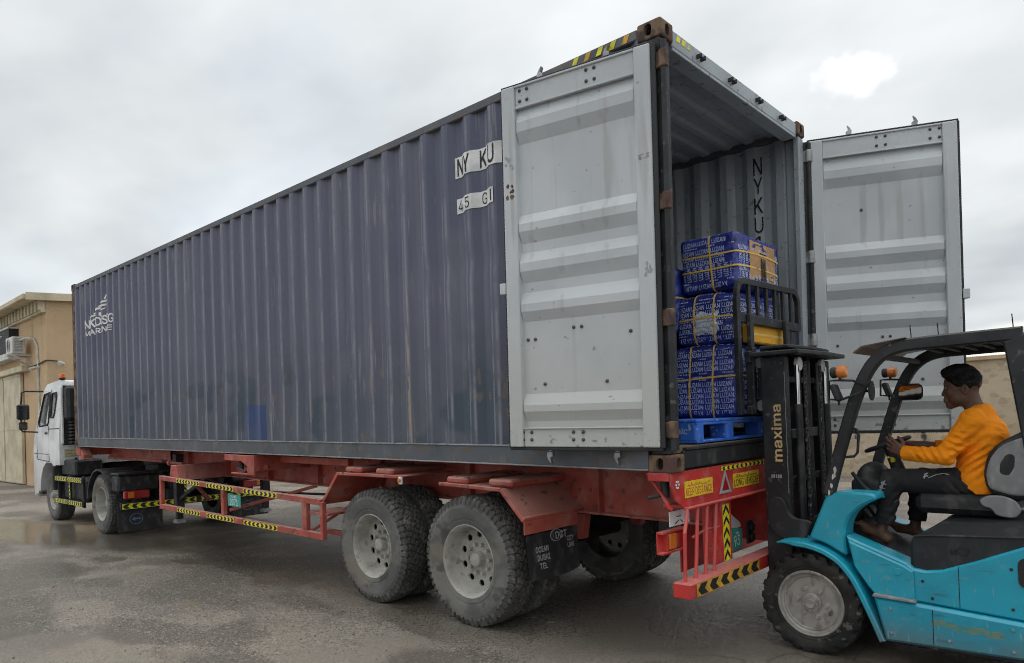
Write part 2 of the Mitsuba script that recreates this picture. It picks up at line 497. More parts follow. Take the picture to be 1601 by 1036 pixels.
def teal_paint(p, n, uv):
    a = fbm(p.x * 4, p.y * 4, p.z * 4, octaves=4)
    c = mix((0.012, 0.335, 0.455), (0.012, 0.275, 0.385), smoothstep(0.35, 0.7, a))
    low = smoothstep(0.42, 0.17, p.z + 0.22 * (a - 0.5))
    c = mix(c, (0.11, 0.15, 0.155), low * 0.75)
    sc = fbm(p.x * 7, p.y * 7, p.z * 52, octaves=3)
    c = mix(c, (0.045, 0.12, 0.15), smoothstep(0.65, 0.75, sc) * smoothstep(0.46, 0.62, a) * 0.6)
    c = mix(c, (0.20, 0.36, 0.40), smoothstep(0.70, 0.78, fbm(p.x * 60, p.y * 60, p.z * 9 + 2, octaves=3)) * 0.6)
    c = mix(c, (0.12, 0.30, 0.35), smoothstep(0.64, 0.74, fbm(p.x * 21, p.y * 21, p.z * 21 + 6, octaves=4)) * 0.35)
    patch = (p.x > 1.245) & (p.x < 1.62) & (dr.abs(p.z - 0.338 + 0.065 * (p.x - 1.25) - 0.02 * (fbm(p.x * 20, 0.0, 0.0) - 0.5)) < 0.020) & (p.y < 1.1)
    return dr.select(patch, mix((0.05, 0.24, 0.25), (0.16, 0.22, 0.15), smoothstep(0.4, 0.6, fbm(p.x * 60, p.y, p.z * 60, octaves=3))), c)


def asphalt_color(p, n, uv):
    big = fbm(p.x * 0.33 + 3, p.y * 0.33 + 1, 0.0, octaves=4)
    mid = fbm(p.x * 1.1, p.y * 1.7 + 8, 4.0, octaves=5)
    grit = noise(p.x * 70, p.y * 70) * 0.55 + noise(p.x * 150, p.y * 150) * 0.45
    c = mix((0.222, 0.194, 0.160), (0.152, 0.130, 0.105), smoothstep(0.38, 0.64, big))
    c = mix(c, (0.240, 0.205, 0.164), smoothstep(0.50, 0.68, mid) * 0.75)
    c = mix(c, (0.062, 0.052, 0.040), smoothstep(0.50, 0.62, fbm(p.x * 0.75 + 20, p.y * 1.2, 2.0, octaves=5)) * 0.62)
    ck = dr.abs(fbm(p.x * 0.8 + 2, p.y * 0.8 + 9, 3.0, octaves=4) - 0.5)
    c = mix(c, (0.045, 0.038, 0.030), smoothstep(0.006, 0.0015, ck) * smoothstep(0.45, 0.55, noise(p.x * 0.7, p.y * 0.7, 2.0)) * 0.4)
    coarse = smoothstep(0.44, 0.58, fbm(p.x * 0.5 + 11, p.y * 0.8 + 4, 8.0, octaves=4) + 0.06 * smoothstep(-2.0, -5.0, p.x))
    c = mix(c, (0.36, 0.34, 0.31), smoothstep(0.60, 0.80, grit) * (0.22 + 0.55 * coarse))
    c = mix(c, (0.035, 0.031, 0.026), smoothstep(0.42, 0.24, grit) * (0.25 + 0.5 * coarse))
    trailer_shade = smoothstep(-0.9, 0.5, p.y) * smoothstep(-11.5, -9.5, p.x) * smoothstep(10.0, 5.0, p.y)  # shade under the trailer and beyond, darkened into the asphalt colour
    c = c * (1 - 0.5 * trailer_shade * smoothstep(0.28, 0.55, fbm(p.x * 0.9 + 5, p.y * 0.9, 7.0, octaves=3) + 0.12))
    c = mix(c, (0.055, 0.050, 0.043), wetness(p) * 0.65)
    for (sx, sy, r) in ((-4.75, -1.07, 0.20), (-6.93, -0.82, 0.26), (-6.4, -0.6, 0.12)):
        d = dr.sqrt(dr.square(p.x - sx) + dr.square((p.y - sy) * 2.6)) + 0.22 * (fbm(p.x * 7, p.y * 9, 0.0) - 0.5)
        c = mix(c, (0.17, 0.165, 0.055), smoothstep(r, r * 0.45, d) * smoothstep(0.35, 0.6, noise(p.x * 15, p.y * 15)) * 0.55)
    for (ax, ay, bx_, by_) in ((-1.63, 0.46, -1.02, 0.43), (-1.68, 0.91, -1.50, 1.45)):
        L2 = (bx_ - ax) ** 2 + (by_ - ay) ** 2
        t = dr.clip(((p.x - ax) * (bx_ - ax) + (p.y - ay) * (by_ - ay)) / L2, 0, 1)
        d = dr.sqrt(dr.square(p.x - ax - t * (bx_ - ax)) + dr.square(p.y - ay - t * (by_ - ay))) + 0.09 * (fbm(p.x * 9, p.y * 9, 6.0) - 0.5)
        c = mix(c, (0.30, 0.285, 0.26), smoothstep(0.035, 0.005, d) * smoothstep(0.40, 0.62, noise(p.x * 21, p.y * 21)) * 0.7)
    return c


def wetness(p):
    """Standing water on the left of the yard and thin damp films elsewhere."""
    w = fbm(p.x * 0.5 + 6, p.y * 0.9 + 2.7, 1.0, octaves=5)
    d = dr.sqrt(dr.square((p.x + 12.4) / 3.9) + dr.square((p.y + 0.62 - 0.13 * (p.x + 12.4)) / 0.80))
    pool = smoothstep(1.15, 0.70, d + 1.3 * (w - 0.5))
    film = smoothstep(0.51, 0.59, w) * smoothstep(-0.4, -2.6, p.x) * smoothstep(1.0, -0.6, p.y) * 0.7
    return dr.maximum(pool, film)


def asphalt_rough(p, n, uv):
    return mi.Float(0.54 - 0.40 * wetness(p) - 0.12 * noise(p.x * 40, p.y * 40))


def asphalt_bump(p, n, uv):
    dry = 1 - 0.93 * wetness(p)
    return mi.Float((noise(p.x * 42, p.y * 42) * 0.55 + noise(p.x * 105, p.y * 105) * 0.45) * dry + 0.25 * fbm(p.x * 5, p.y * 5, 0.0, octaves=3) * dry)


def wall_color(p, n, uv):
    a = fbm(p.x * 0.7, p.y * 0.7, p.z * 0.9, octaves=4)
    c = mix((0.50, 0.365, 0.225), (0.43, 0.305, 0.185), smoothstep(0.4, 0.7, a))
    st = fbm(p.x * 5, p.y * 5, p.z * 0.4, octaves=4)
    return mix(c, (0.22, 0.16, 0.11), smoothstep(0.58, 0.78, st) * 0.5)


def stone_color(p, n, uv):
    a = fbm(p.x * 1.1, p.y, p.z * 1.3, octaves=4)
    b = fbm(p.x * 7, p.y, p.z * 9, octaves=4)
    c = mix((0.50, 0.415, 0.30), (0.42, 0.34, 0.24), smoothstep(0.35, 0.68, a))
    c = mix(c, (0.30, 0.235, 0.16), smoothstep(0.54, 0.70, b) * 0.5)
    return mix(c, (0.50, 0.37, 0.22), smoothstep(2.3, 2.65, p.z + 0.5 * (a - 0.5)) * 0.5)


def stone_bump(p, n, uv):
    return mi.Float(fbm(p.x * 9, p.y, p.z * 11, octaves=4))


def crinkle(p, n, uv):
    return mi.Float(fbm(p.x * 13, p.y * 13, p.z * 13, octaves=4))


def blue_wrap(p, n, uv):
    a = fbm(p.x * 9, p.y * 9, p.z * 9, octaves=3)
    return mix((0.020, 0.030, 0.190), (0.028, 0.046, 0.290), smoothstep(0.35, 0.65, a))


def cloth_folds(p, n, uv):
    u = p.x * 0.7 + p.z * 0.9 + 0.10 * noise(p.x * 7, p.y * 7, p.z * 7)
    return mi.Float(fbm(u * 15, p.y * 5, (p.z - p.x) * 6, octaves=3))


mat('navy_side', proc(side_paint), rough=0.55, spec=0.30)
mat('slate_rail', worn((0.085, 0.095, 0.110), dirt=(0.15, 0.14, 0.125), rust=(0.105, 0.085, 0.070), amount=0.6, scale=3.5), rough=0.55)
mat('door_grey', proc(door_paint), rough=0.42, spec=0.4)
mat('inner_grey', proc(inner_paint), rough=0.5, spec=0.4)
mat('rusty', proc(rust_paint), rough=0.8, spec=0.3)
mat('gasket', (0.018, 0.019, 0.020), rough=0.55)
mat('steel', worn((0.40, 0.40, 0.40), dirt=(0.13, 0.11, 0.09), amount=0.8, scale=9), rough=0.38, metal=0.7)
mat('bolt', (0.10, 0.095, 0.09), rough=0.5, metal=0.6)
mat('floor_wood', worn((0.12, 0.085, 0.055), amount=0.6), rough=0.75)
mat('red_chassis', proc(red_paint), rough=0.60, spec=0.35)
mat('red_rear', proc(rear_red), rough=0.45, spec=0.45)
mat('tyre_rubber', proc(rubber_paint), rough=0.85, spec=0.25)
mat('tread_rubber', worn((0.078, 0.076, 0.072), dirt=(0.170, 0.162, 0.147), amount=0.8, scale=7), rough=0.85, spec=0.25)
mat('fork_rubber', proc(fork_rubber), rough=0.75, spec=0.3)
mat('rim_cream', proc(rim_color), rough=0.55)
mat('black_dusty', proc(black_dusty), rough=0.55, spec=0.45)
mat('black_soft', worn((0.016, 0.017, 0.019), dirt=(0.09, 0.085, 0.08), amount=0.55, scale=6), rough=0.6)
mat('dark_under', (0.020, 0.018, 0.017), rough=0.8)
mat('teal', proc(teal_paint), rough=0.34, spec=0.5, clearcoat=0.3, clearcoat_gloss=0.8)
mat('cab_white', worn((0.70, 0.71, 0.71), dirt=(0.36, 0.33, 0.29), amount=0.4, low=(1.5, 0.6, 0.4), scale=2.2), rough=0.35)
mat('grey_plastic', worn((0.24, 0.24, 0.245), dirt=(0.38, 0.37, 0.35), amount=0.6, scale=8), rough=0.6)
mat('fork_rim', worn((0.37, 0.35, 0.32), dirt=(0.14, 0.12, 0.10), amount=0.75, scale=11, chip=0.02), rough=0.45, metal=0.25)
mat('sign_yellow', worn((0.80, 0.53, 0.025), dirt=(0.50, 0.33, 0.05), amount=0.4, scale=9), rough=0.4)
mat('yellow_film', worn((0.76, 0.70, 0.025), dirt=(0.38, 0.35, 0.09), amount=0.5, scale=9), rough=0.4)
mat('amber_film', worn((0.66, 0.36, 0.030), dirt=(0.22, 0.13, 0.05), amount=0.6, scale=9), rough=0.45)
mat('ink_black', (0.014, 0.014, 0.014), rough=0.6)
mat('ink_white', (0.70, 0.71, 0.70), rough=0.6)
mat('ink_faded', (0.30, 0.31, 0.32), rough=0.7)
mat('ink_red', (0.42, 0.10, 0.04), rough=0.6)
mat('decal_white', worn((0.76, 0.77, 0.76), dirt=(0.48, 0.46, 0.42), amount=0.4, scale=6), rough=0.5)
mat('gold_letter', worn((0.62, 0.44, 0.21), dirt=(0.34, 0.25, 0.14), amount=0.6, scale=12), rough=0.5)
mat('plate_green', (0.035, 0.30, 0.25), rough=0.4)
mat('hood_black', worn((0.012, 0.016, 0.019), dirt=(0.045, 0.047, 0.048), amount=0.5, scale=6), rough=0.5)
mat('amber_lens', (0.56, 0.165, 0.018), rough=0.15, clearcoat=0.8)
mat('red_lens', (0.30, 0.012, 0.014), rough=0.15, clearcoat=0.8)
mat('orange_beacon', (0.85, 0.19, 0.03), rough=0.2, clearcoat=0.6)
mat('chrome', (0.72, 0.72, 0.72), rough=0.12, metal=1.0)
mat('mirror', (0.85, 0.85, 0.85), rough=0.03, metal=1.0)
mat('pallet_blue', worn((0.030, 0.145, 0.600), dirt=(0.12, 0.20, 0.45), amount=0.7, scale=8, chip=0.03, chipc=(0.30, 0.36, 0.52)), rough=0.5)
mat('wrap_blue', proc(blue_wrap), rough=0.26, spec=0.55, bump=(proc(crinkle, 2e-3), 0.035))
mat('wrap_print', (0.50, 0.56, 0.76), rough=0.3)
mat('emblem_blue', (0.10, 0.14, 0.24), rough=0.6)
mat('plate_cream', worn((0.46, 0.44, 0.27), amount=0.5), rough=0.5)
mat('dark_glass', (0.02, 0.022, 0.024), rough=0.08)
mat('grit', worn((0.13, 0.12, 0.105), amount=0.5, scale=30), rough=0.9)
mat('wrap_white', (0.62, 0.66, 0.72), rough=0.25, bump=(proc(crinkle, 2e-3), 0.03))
mat('cardboard', worn((0.47, 0.28, 0.125), dirt=(0.36, 0.21, 0.09), amount=0.5, scale=5), rough=0.8)
mat('carton_yellow', worn((0.72, 0.37, 0.025), dirt=(0.50, 0.25, 0.03), amount=0.4, scale=5), rough=0.7)
mat('strap_yellow', (0.72, 0.47, 0.115), rough=0.4)
mat('shirt_orange', worn((0.92, 0.290, 0.012), dirt=(0.86, 0.245, 0.010), amount=0.5, scale=5), rough=0.85, spec=0.15, sheen=0.3, bump=(proc(cloth_folds, 2e-3), 0.030))
mat('trousers', worn((0.024, 0.024, 0.026), dirt=(0.060, 0.056, 0.052), amount=0.7, scale=7), rough=0.85, spec=0.2, bump=(proc(cloth_folds, 2e-3), 0.014))
mat('skin', worn((0.150, 0.078, 0.050), dirt=(0.095, 0.048, 0.032), amount=0.5, scale=12), rough=0.5, spec=0.4)
mat('lips', (0.085, 0.034, 0.026), rough=0.5)
mat('eye_white', (0.26, 0.24, 0.22), rough=0.3)
mat('hair', (0.0065, 0.006, 0.006), rough=0.55, spec=0.4, bump=(proc(lambda p, n, uv: mi.Float(noise(p.x * 160 + 30 * noise(p.z * 20), p.y * 160, p.z * 60)), 1e-3), 0.012))
mat('tan_wall', proc(wall_color), rough=0.9, spec=0.2)
mat('cream_metal', worn((0.56, 0.49, 0.34), dirt=(0.36, 0.29, 0.19), amount=0.5, scale=1.8), rough=0.6)
mat('boundary', proc(stone_color), rough=0.95, spec=0.1, bump=(proc(stone_bump, 4e-3), 0.016))
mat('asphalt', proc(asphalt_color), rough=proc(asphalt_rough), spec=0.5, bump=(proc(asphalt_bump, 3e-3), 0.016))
mat('ac_white', worn((0.58, 0.58, 0.55), amount=0.4), rough=0.5)
mat('carton_visor', (0.13, 0.085, 0.055), rough=0.35)
mat('chain_metal', worn((0.06, 0.058, 0.055), dirt=(0.32, 0.31, 0.29), amount=0.9, scale=26), rough=0.4, metal=0.3)
mat('lit_lip', worn((0.27, 0.28, 0.285), dirt=(0.10, 0.10, 0.10), amount=0.7, scale=6), rough=0.5)  # lighter than the rails: sky light on the flanges painted in
mat('cable', (0.05, 0.045, 0.04), rough=0.7)
mat('sandal', (0.25, 0.06, 0.03), rough=0.7)
scene['pane_glass'] = {'type': 'thindielectric', 'int_ior': 1.5}
# ---------------------------------------------------------------- the yard, the boundary wall, the workshop


def ground_sheet():
    xs = np.concatenate([np.linspace(-400, -34, 12), np.linspace(-30, 8, 77), np.linspace(12, 300, 10)])
    ys = np.concatenate([np.linspace(-300, -8, 8), np.linspace(-5, 15, 51), np.linspace(20, 400, 10)])
    X, Y = np.meshgrid(xs, ys, indexing='ij')
    Z = np.zeros_like(X)
    n, m = X.shape
    i, j = np.meshgrid(np.arange(n - 1), np.arange(m - 1), indexing='ij')
    q = np.stack([i * m + j, (i + 1) * m + j, (i + 1) * m + j + 1, i * m + j + 1], -1).reshape(-1, 4)
    return tm(np.stack([X, Y, Z], -1).reshape(-1, 3), q)


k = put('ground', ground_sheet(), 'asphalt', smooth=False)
lab(k, 'damp patchy grey brown asphalt of the loading yard with wet streaks', 'ground', kind='structure')

# loose grit on the asphalt near the camera
gm = []
for _ in range(420):
    x, y = rng.uniform(-7, 0.6), rng.uniform(-2.6, 0.4)
    r = rng.uniform(0.003, 0.010)
    s = trimesh.creation.icosphere(0, r); s.apply_scale([rng.uniform(.7, 1.4), 1, .6]); s.apply_translation((x, y, r * .3)); gm.append(s)
k = put('gravel', cat(gm), 'grit')
lab(k, 'scattered loose grit and small stones on the asphalt', 'gravel', kind='stuff')


def rough_wall(x0, x1, y, h, step=0.16):
    xs = np.arange(x0, x1 + step, step); zs = np.linspace(-0.05, h, int(h / 0.12) + 2)
    X, Z = np.meshgrid(xs, zs, indexing='ij')
    P = np.stack([X, np.zeros_like(X), Z], -1)
    D = (meshkit.fbm(P * np.array([1.6, 1, 4.2]), 4, 3) - 0.5) * 0.035
    Zt = Z + 0 * (Z > h - 0.01) * (meshkit.fbm(P * np.array([0.8, 1, 1]), 4, 9) - 0.5) * 0.05
    n, m = X.shape
    fr = np.stack([X, y + D, Zt], -1).reshape(-1, 3)
    bk = np.stack([X, y + 0.25 + 0 * D, Zt], -1).reshape(-1, 3)
    i, j = np.meshgrid(np.arange(n - 1), np.arange(m - 1), indexing='ij')
    q = np.stack([i * m + j, (i + 1) * m + j, (i + 1) * m + j + 1, i * m + j + 1], -1).reshape(-1, 4)
    N = n * m
    top = np.array([(a * m + m - 1, (a + 1) * m + m - 1, N + (a + 1) * m + m - 1, N + a * m + m - 1) for a in range(n - 1)])
    return tm(np.vstack([fr, bk]), np.vstack([q, q[:, ::-1] + N, top]))


w = Thing('boundary_wall', 'long rough tan rendered wall behind the forklift and the open container', 'wall')
w.part('wall_face', rough_wall(-46, 22, 14.0, 2.58), 'boundary', smooth=50)
for x in np.arange(-45.5, 21, 3.4):
    w.part('coping_slab', bx(x, x + 3.385, 13.93, 14.32, 2.56 + rng.uniform(-.006, .006), 2.66 + rng.uniform(-.006, .006), .012), 'boundary')

# the workshop: front wall runs along x at y = 2.45, its end wall turns away along +y at x = -23.9
bld = Thing('workshop_building', 'tan rendered workshop with cream metal eaves and sliding doors behind the truck cab', 'building')
XB, YB, HW = -23.9, 2.45, 6.0
bld.part('front_wall', bx(-60, XB, YB, YB + .25, -.05, HW, 0), 'tan_wall')
bld.part('end_wall', bx(XB - .25, XB - .003, YB + .252, 16, -.05, HW, 0), 'tan_wall')
bld.part('back_wall', bx(-60, XB - .252, 15.7, 16, -.05, HW - .003, 0), 'tan_wall')
k = bld.part('roof', prism([(1.93, 6.02), (1.93, 6.10), (8.6, 6.44), (16.5, 6.10), (16.5, 6.02), (8.6, 6.36)], -60.5, XB + .10, axis=0), 'cream_metal')
bld.part('verge_trim', prism([(1.90, 5.93), (1.90, 6.17), (8.6, 6.52), (16.6, 6.17), (16.6, 5.93), (8.6, 6.28)], XB + .102, XB + .16, axis=0, bevel=.006), 'cream_metal', up=k)
bld.part('gutter', bx(-60.5, XB + .10, 1.83, 1.925, 5.97, 6.13, .02), 'cream_metal', up=k)
# ribbed cladding band under the eave: one sheet per metre
for s in range(7):
    xa = XB - .02 - s * 2.10
    pts = []
    for q in range(5):
        x = xa - q * .42
        pts += [(x, 2.28), (x - .18, 2.28), (x - .22, 2.43), (x - .38, 2.43)]
    up_ = [(a, b) for a, b in pts] + [(pts[-1][0], 2.445), (pts[0][0], 2.445)]
    bld.part('cladding_sheet', prism(up_, 5.66, 6.01, axis=2), 'cream_metal')
bld.part('cladding_flashing', bx(-60, XB + .02, 2.33, 2.447, 5.60, 5.657, .005), 'cream_metal')
bld.part('door_track_cover', bx(-34, -25.97, 2.22, 2.447, 3.87, 4.06, .01), 'cream_metal')
for xa, xb in ((-29.10, -26.75), (-31.75, -29.22), (-34.4, -31.80)):
    m = [bx(xa, xb, 2.34, 2.43, .03, 3.86, .008)]
    dk = bld.part('sliding_door', cat(m), 'cream_metal')
    bld.part('door_rail', [bx(xa + .02, xb - .02, 2.325, 2.3395, z, z + .07, .004) for z in (.06, 1.9, 3.76)], 'cream_metal', up=dk)
bld.part('door_gap', bx(-29.215, -29.105, 2.40, 2.447, .03, 3.86, 0), 'ink_black')
sg = Thing('shop_sign', 'black signboard with weathered white lettering high on the workshop wall', 'sign')
kk = sg.part('board', bx(-31.4, -27.27, 2.16, 2.447, 4.62, 5.44, .01), 'ink_black')
sg.part('lower_board', bx(-31.4, -27.27, 2.12, 2.447, 4.38, 4.60, .01), 'ac_white')
sg.part('top_trim', bx(-31.42, -27.25, 2.13, 2.447, 5.443, 5.50, .008), 'ac_white')
m = []
for row, (z, n) in enumerate(((5.26, 16), (5.07, 13), (4.80, 9))):
    x = -30.9
    for q in range(n):
        wq, hq = rng.uniform(.07, .16) * (1 if row < 2 else 1.5), rng.uniform(.04, .10) * (1 if row < 2 else 1.8)
        g = LineString([(0, rng.uniform(0, hq)), (wq * .4, rng.uniform(0, hq)), (wq, rng.uniform(0, hq))]).buffer(.014 if row < 2 else .02, quad_segs=2)
        m.append(place(extr(g, .003), (x, 2.156, z - .02), (1, 0, 0), (0, 0, 1))); x += wq + .05
m = cat(m)
m.vertices[:, 1] = np.minimum(m.vertices[:, 1], 2.158)
sg.part('faded_lettering', m, 'ink_white', up=kk)
ac = Thing('air_conditioner', 'white outdoor air conditioner unit on a wall bracket beside the black signboard', 'air conditioner')
ac.part('casing', bx(-26.45, -25.60, 1.90, 2.26, 4.42, 4.98, .02), 'ac_white')
ac.part('fan_grille', cat([lathe([(r, 1.893), (r + .012, 1.893), (r + .012, 1.90), (r, 1.90)], 28) for r in (.05, .09, .13, .17, .21)]).apply_translation((-26.08, 0, 4.70)), 'grey_plastic')
ac.part('side_louvre', cat([bx(-25.597, -25.585, 1.95, 2.20, z, z + .02, 0) for z in np.arange(4.5, 4.9, .05)]), 'grey_plastic')
ac.part('bracket', [beam((-26.3, 2.447, 4.38), (-26.3, 1.88, 4.38), .05, .05), beam((-25.7, 2.447, 4.38), (-25.7, 1.88, 4.38), .05, .05),
                       beam((-25.7, 2.44, 4.12), (-25.7, 1.95, 4.35), .04, .04), beam((-26.3, 2.44, 4.12), (-26.3, 1.95, 4.35), .04, .04)], 'ac_white')
ac.part('refrigerant_pipe', tube([(-25.58, 2.1, 4.85), (-25.35, 2.25, 4.92), (-25.05, 2.38, 4.85), (-24.85, 2.42, 4.6), (-24.8, 2.42, 4.1), (-24.8, 2.42, 2.5), (-24.8, 2.42, 1.0)], .035, 8), 'ac_white')
lp = Thing('security_light', 'small white camera and flood light on a dark conduit at the workshop corner', 'camera')
lp.part('conduit', tube([(-25.9, 2.42, 3.98), (-24.6, 2.42, 4.02), (-23.92, 2.41, 4.06), (-23.84, 2.5, 4.06), (-23.84, 2.72, 4.05)], .022, 8), 'cable')
lp.part('lamp_head', obox((-23.66, 2.78, 3.95), (.9, .2, -.38), (-.22, .97, 0), (.37, .08, .92), .24, .13, .12, .02), 'ac_white')
lp.part('camera_body', cat(obox((-24.75, 2.25, 3.86), (.6, -.75, -.28), (.78, .62, 0), (.17, -.22, .96), .26, .10, .10, .02), cyl((-24.7, 2.44, 3.9), (-24.7, 2.30, 3.9), .03)), 'ac_white')
# ---------------------------------------------------------------- the container (its own axes: x 0 rear .. -12.192 front, y 0 near .. 2.438, z 0 .. 2.896)
L, W, H = 12.192, 2.438, 2.896
con = Thing('shipping_container', 'long navy corrugated shipping container with its rear doors open, on the red trailer', 'shipping container', frame=cframe)
PITCH = 0.2755


def corr_points(x0, x1, phase, out, inn):
    """Corner points (x, offset) of the trapezoid corrugation along x."""
    pts = []
    k0, k1 = math.floor((x0 - phase) / PITCH) - 1, math.ceil((x1 - phase) / PITCH) + 1
    for k in range(k0, k1 + 1):
        c = phase + k * PITCH          # centre of the slope that looks backwards (+x)
        pts += [(c - .034 - .070, out), (c - .034, out), (c + .034, inn), (c + .034 + .070, inn)]
    pts = [p for p in pts]
    xs, ys = np.array([p[0] for p in pts]), np.array([p[1] for p in pts])
    keep = (xs > x0) & (xs < x1)
    X = np.r_[x0, xs[keep], x1]
    return X, np.interp(X, xs, ys)


PHASE = -2.565
# near side panel, denting a little near the rear
def side_y(x):
    X, Y = corr_points(-L + .06, -.10, PHASE, .008, .048)
    return np.interp(x, X, Y)


def side_panel(outer=True):
    X, Y = corr_points(-L + .06, -.10, PHASE, .008, .048)
    zs = np.linspace(.155, H - .075, 19)
    P = np.stack([np.repeat(X, len(zs)), np.repeat(Y, len(zs)), np.tile(zs, len(X))], 1)
    for (cx, cz, r, dep) in ((-2.32, 1.64, .13, .020), (-2.03, 1.65, .10, .018), (-1.77, 1.64, .11, .022), (-1.50, 1.64, .09, .016), (-2.85, .67, .10, .014), (-3.0, .95, .2, .012), (-4.6, .7, .3, .015), (-6.0, 1.0, .5, .012)):
        d = np.hypot(P[:, 0] - cx, P[:, 2] - cz)
        P[:, 1] += dep * np.exp(-(d / r) ** 2)
    P[:, 1] += .0024 * (meshkit.fbm(P * np.array([1.1, 0, 1.6]), 3, 4) - .5)
    n, m = len(X), len(zs)
    i, j = np.meshgrid(np.arange(n - 1), np.arange(m - 1), indexing='ij')
    q = np.stack([i * m + j, (i + 1) * m + j, (i + 1) * m + j + 1, i * m + j + 1], -1).reshape(-1, 4)
    return tm(P, q)


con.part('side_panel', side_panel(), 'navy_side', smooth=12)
inn = side_panel(); inn.vertices[:, 1] += .003; inn.faces = inn.faces[:, ::-1]
con.part('inner_side_lining', inn, 'inner_grey', smooth=12)
# far side panel (its inner face looks at us), front panel, roof, floor
X, Y = corr_points(-L + .06, -.10, -.42, 2.392, 2.428)
n = len(X)
far = tm(np.vstack([np.c_[X, Y, np.full(n, .155)], np.c_[X, Y, np.full(n, H - .075)]]), [(i + 1, i, n + i, n + i + 1) for i in range(n - 1)])
con.part('far_side_panel', far, 'inner_grey')
fo = far.copy(); fo.vertices[:, 1] += .003; fo.faces = fo.faces[:, ::-1]
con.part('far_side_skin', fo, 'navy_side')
yy, xx = corr_points(.06, W - .06, .2, -L + .02, -L + .06)
n = len(yy)
fr = tm(np.vstack([np.c_[xx, yy, np.full(n, .155)], np.c_[xx, yy, np.full(n, H - .075)]]), [(i, i + 1, n + i + 1, n + i) for i in range(n - 1)])
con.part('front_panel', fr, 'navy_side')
# roof: shallow pressings across the width
rx, rz = [], []
x = -L + .10
while x < -.12:
    rx += [x, x + .10, x + .13, x + .19]; rz += [H - .022, H - .022, H - .042, H - .042]; x += .22
rx, rz = np.array(rx + [-.10]), np.array(rz + [H - .03])
n = len(rx)
rf = tm(np.vstack([np.c_[rx, np.full(n, .05), rz], np.c_[rx, np.full(n, W - .05), rz]]), [(i, i + 1, n + i + 1, n + i) for i in range(n - 1)])
con.part('roof_panel', rf, 'inner_grey')
con.part('floor', bx(-L + .1, -.03, .06, W - .06, .115, .150, 0), 'floor_wood')
con.part('crossmember', cat([bx(x, x + .045, .06, W - .06, .02, .113, 0) for x in np.arange(-L + .3, -.2, .30)]), 'slate_rail')
# rails
for s, nm in ((0, 'near'), (1, 'far')):
    a = lambda y: y if s == 0 else W - y
    rk_ = con.part('bottom_rail', bx(-L + .178, -.178, a(.004), a(.010), .0135, .147, .001), 'slate_rail')
    con.part('rail_lip', [bx(-L + .178, -.178, a(-.007), a(.055), .1475, .158, .003), bx(-L + .178, -.178, a(-.005), a(.055), .002, .013, .003)], 'lit_lip', up=rk_)
    con.part('top_rail', bx(-L + .178, -.178, a(.004), a(.064), H - .080, H - .012, .006), 'slate_rail')
con.part('front_sill', bx(-L + .006, -L + .06, .165, W - .165, .005, .16, .004), 'slate_rail')
con.part('front_header', bx(-L + .006, -L + .06, .165, W - .165, H - .10, H - .01, .004), 'slate_rail')
con.part('rear_sill', cat(bx(-.075, -.006, .165, W - .165, .008, .128, .008), bx(-.075, .002, .19, W - .19, .1285, .146, .003)), 'black_soft')
hd = con.part('rear_header', cat(bx(-.085, -.012, .165, W - .165, H - .125, H - .014, .006), bx(-.13, -.0125, .17, W - .17, H - .150, H - .1255, .003)), 'inner_grey')
# corner castings with their holes
CL, CW, CH = .178, .162, .118


def casting(sx, sy, sz):
    """sx, sy, sz: +1 where the outer face points to +axis."""
    b = mf.Manifold.cube((CL, CW, CH))
    b = mf.Manifold.batch_hull([mf.Manifold.sphere(.012, 8).translate((x, y, z)) for x in (.012, CL - .012) for y in (.012, CW - .012) for z in (.012, CH - .012)])
    inside = mf.Manifold.cube((CL - .056, CW - .056, CH - .050)).translate((.028, .028, .025))
    def slot(w, h, axis):
        p = LineString([(0, -(h - w) / 2), (0, (h - w) / 2)]).buffer(w / 2, quad_segs=6)
        c = mf.CrossSection([np.array(p.exterior.coords)[:-1][::-1]])
        m = c.extrude(.30)
        if axis == 'y':
            return m.rotate((90, 0, 0)).translate((CL * .52, .15, CH / 2))
        return m.rotate((90, 0, 0)).rotate((0, 0, 90)).translate((-.15, CW * .52, CH / 2))
    b = b - inside - slot(.050, .080, 'y').translate((0, .05, 0)) - slot(.050, .078, 'x')
    g = b.to_mesh(); m = trimesh.Trimesh(g.vert_properties[:, :3], g.tri_verts, process=False)
    v = m.vertices
    # local: the holed outer faces lie at low y and low x; mirror to the wanted corner
    v[:, 0] = -v[:, 0] + .002 if sx > 0 else -L + v[:, 0] - .002
    v[:, 1] = v[:, 1] - .002 if sy < 0 else W - v[:, 1] + .002
    v[:, 2] = v[:, 2] - .010 if sz < 0 else H - CH + v[:, 2] + .006
    if (sx > 0) != (sy > 0):
        m.faces = m.faces[:, ::-1]
    return m


for sx in (1, -1):
    for sy in (-1, 1):
        for sz in (-1, 1):
            con.part('corner_casting', casting(sx, sy, sz), 'rusty', smooth=35)
# corner posts
for s in (0, 1):
    a = lambda y: y if s == 0 else W - y
    con.part('rear_post', cat(bx(-.150, -.012, a(.004), a(.060), .112, H - .116, .006), bx(-.060, -.010, a(.0605), a(.120), .135, H - .116, .006)), 'black_dusty' if s == 0 else 'inner_grey')
    con.part('front_post', cat(bx(-L + .006, -L + .150, a(.004), a(.09), .112, H - .116, .006)), 'rusty')
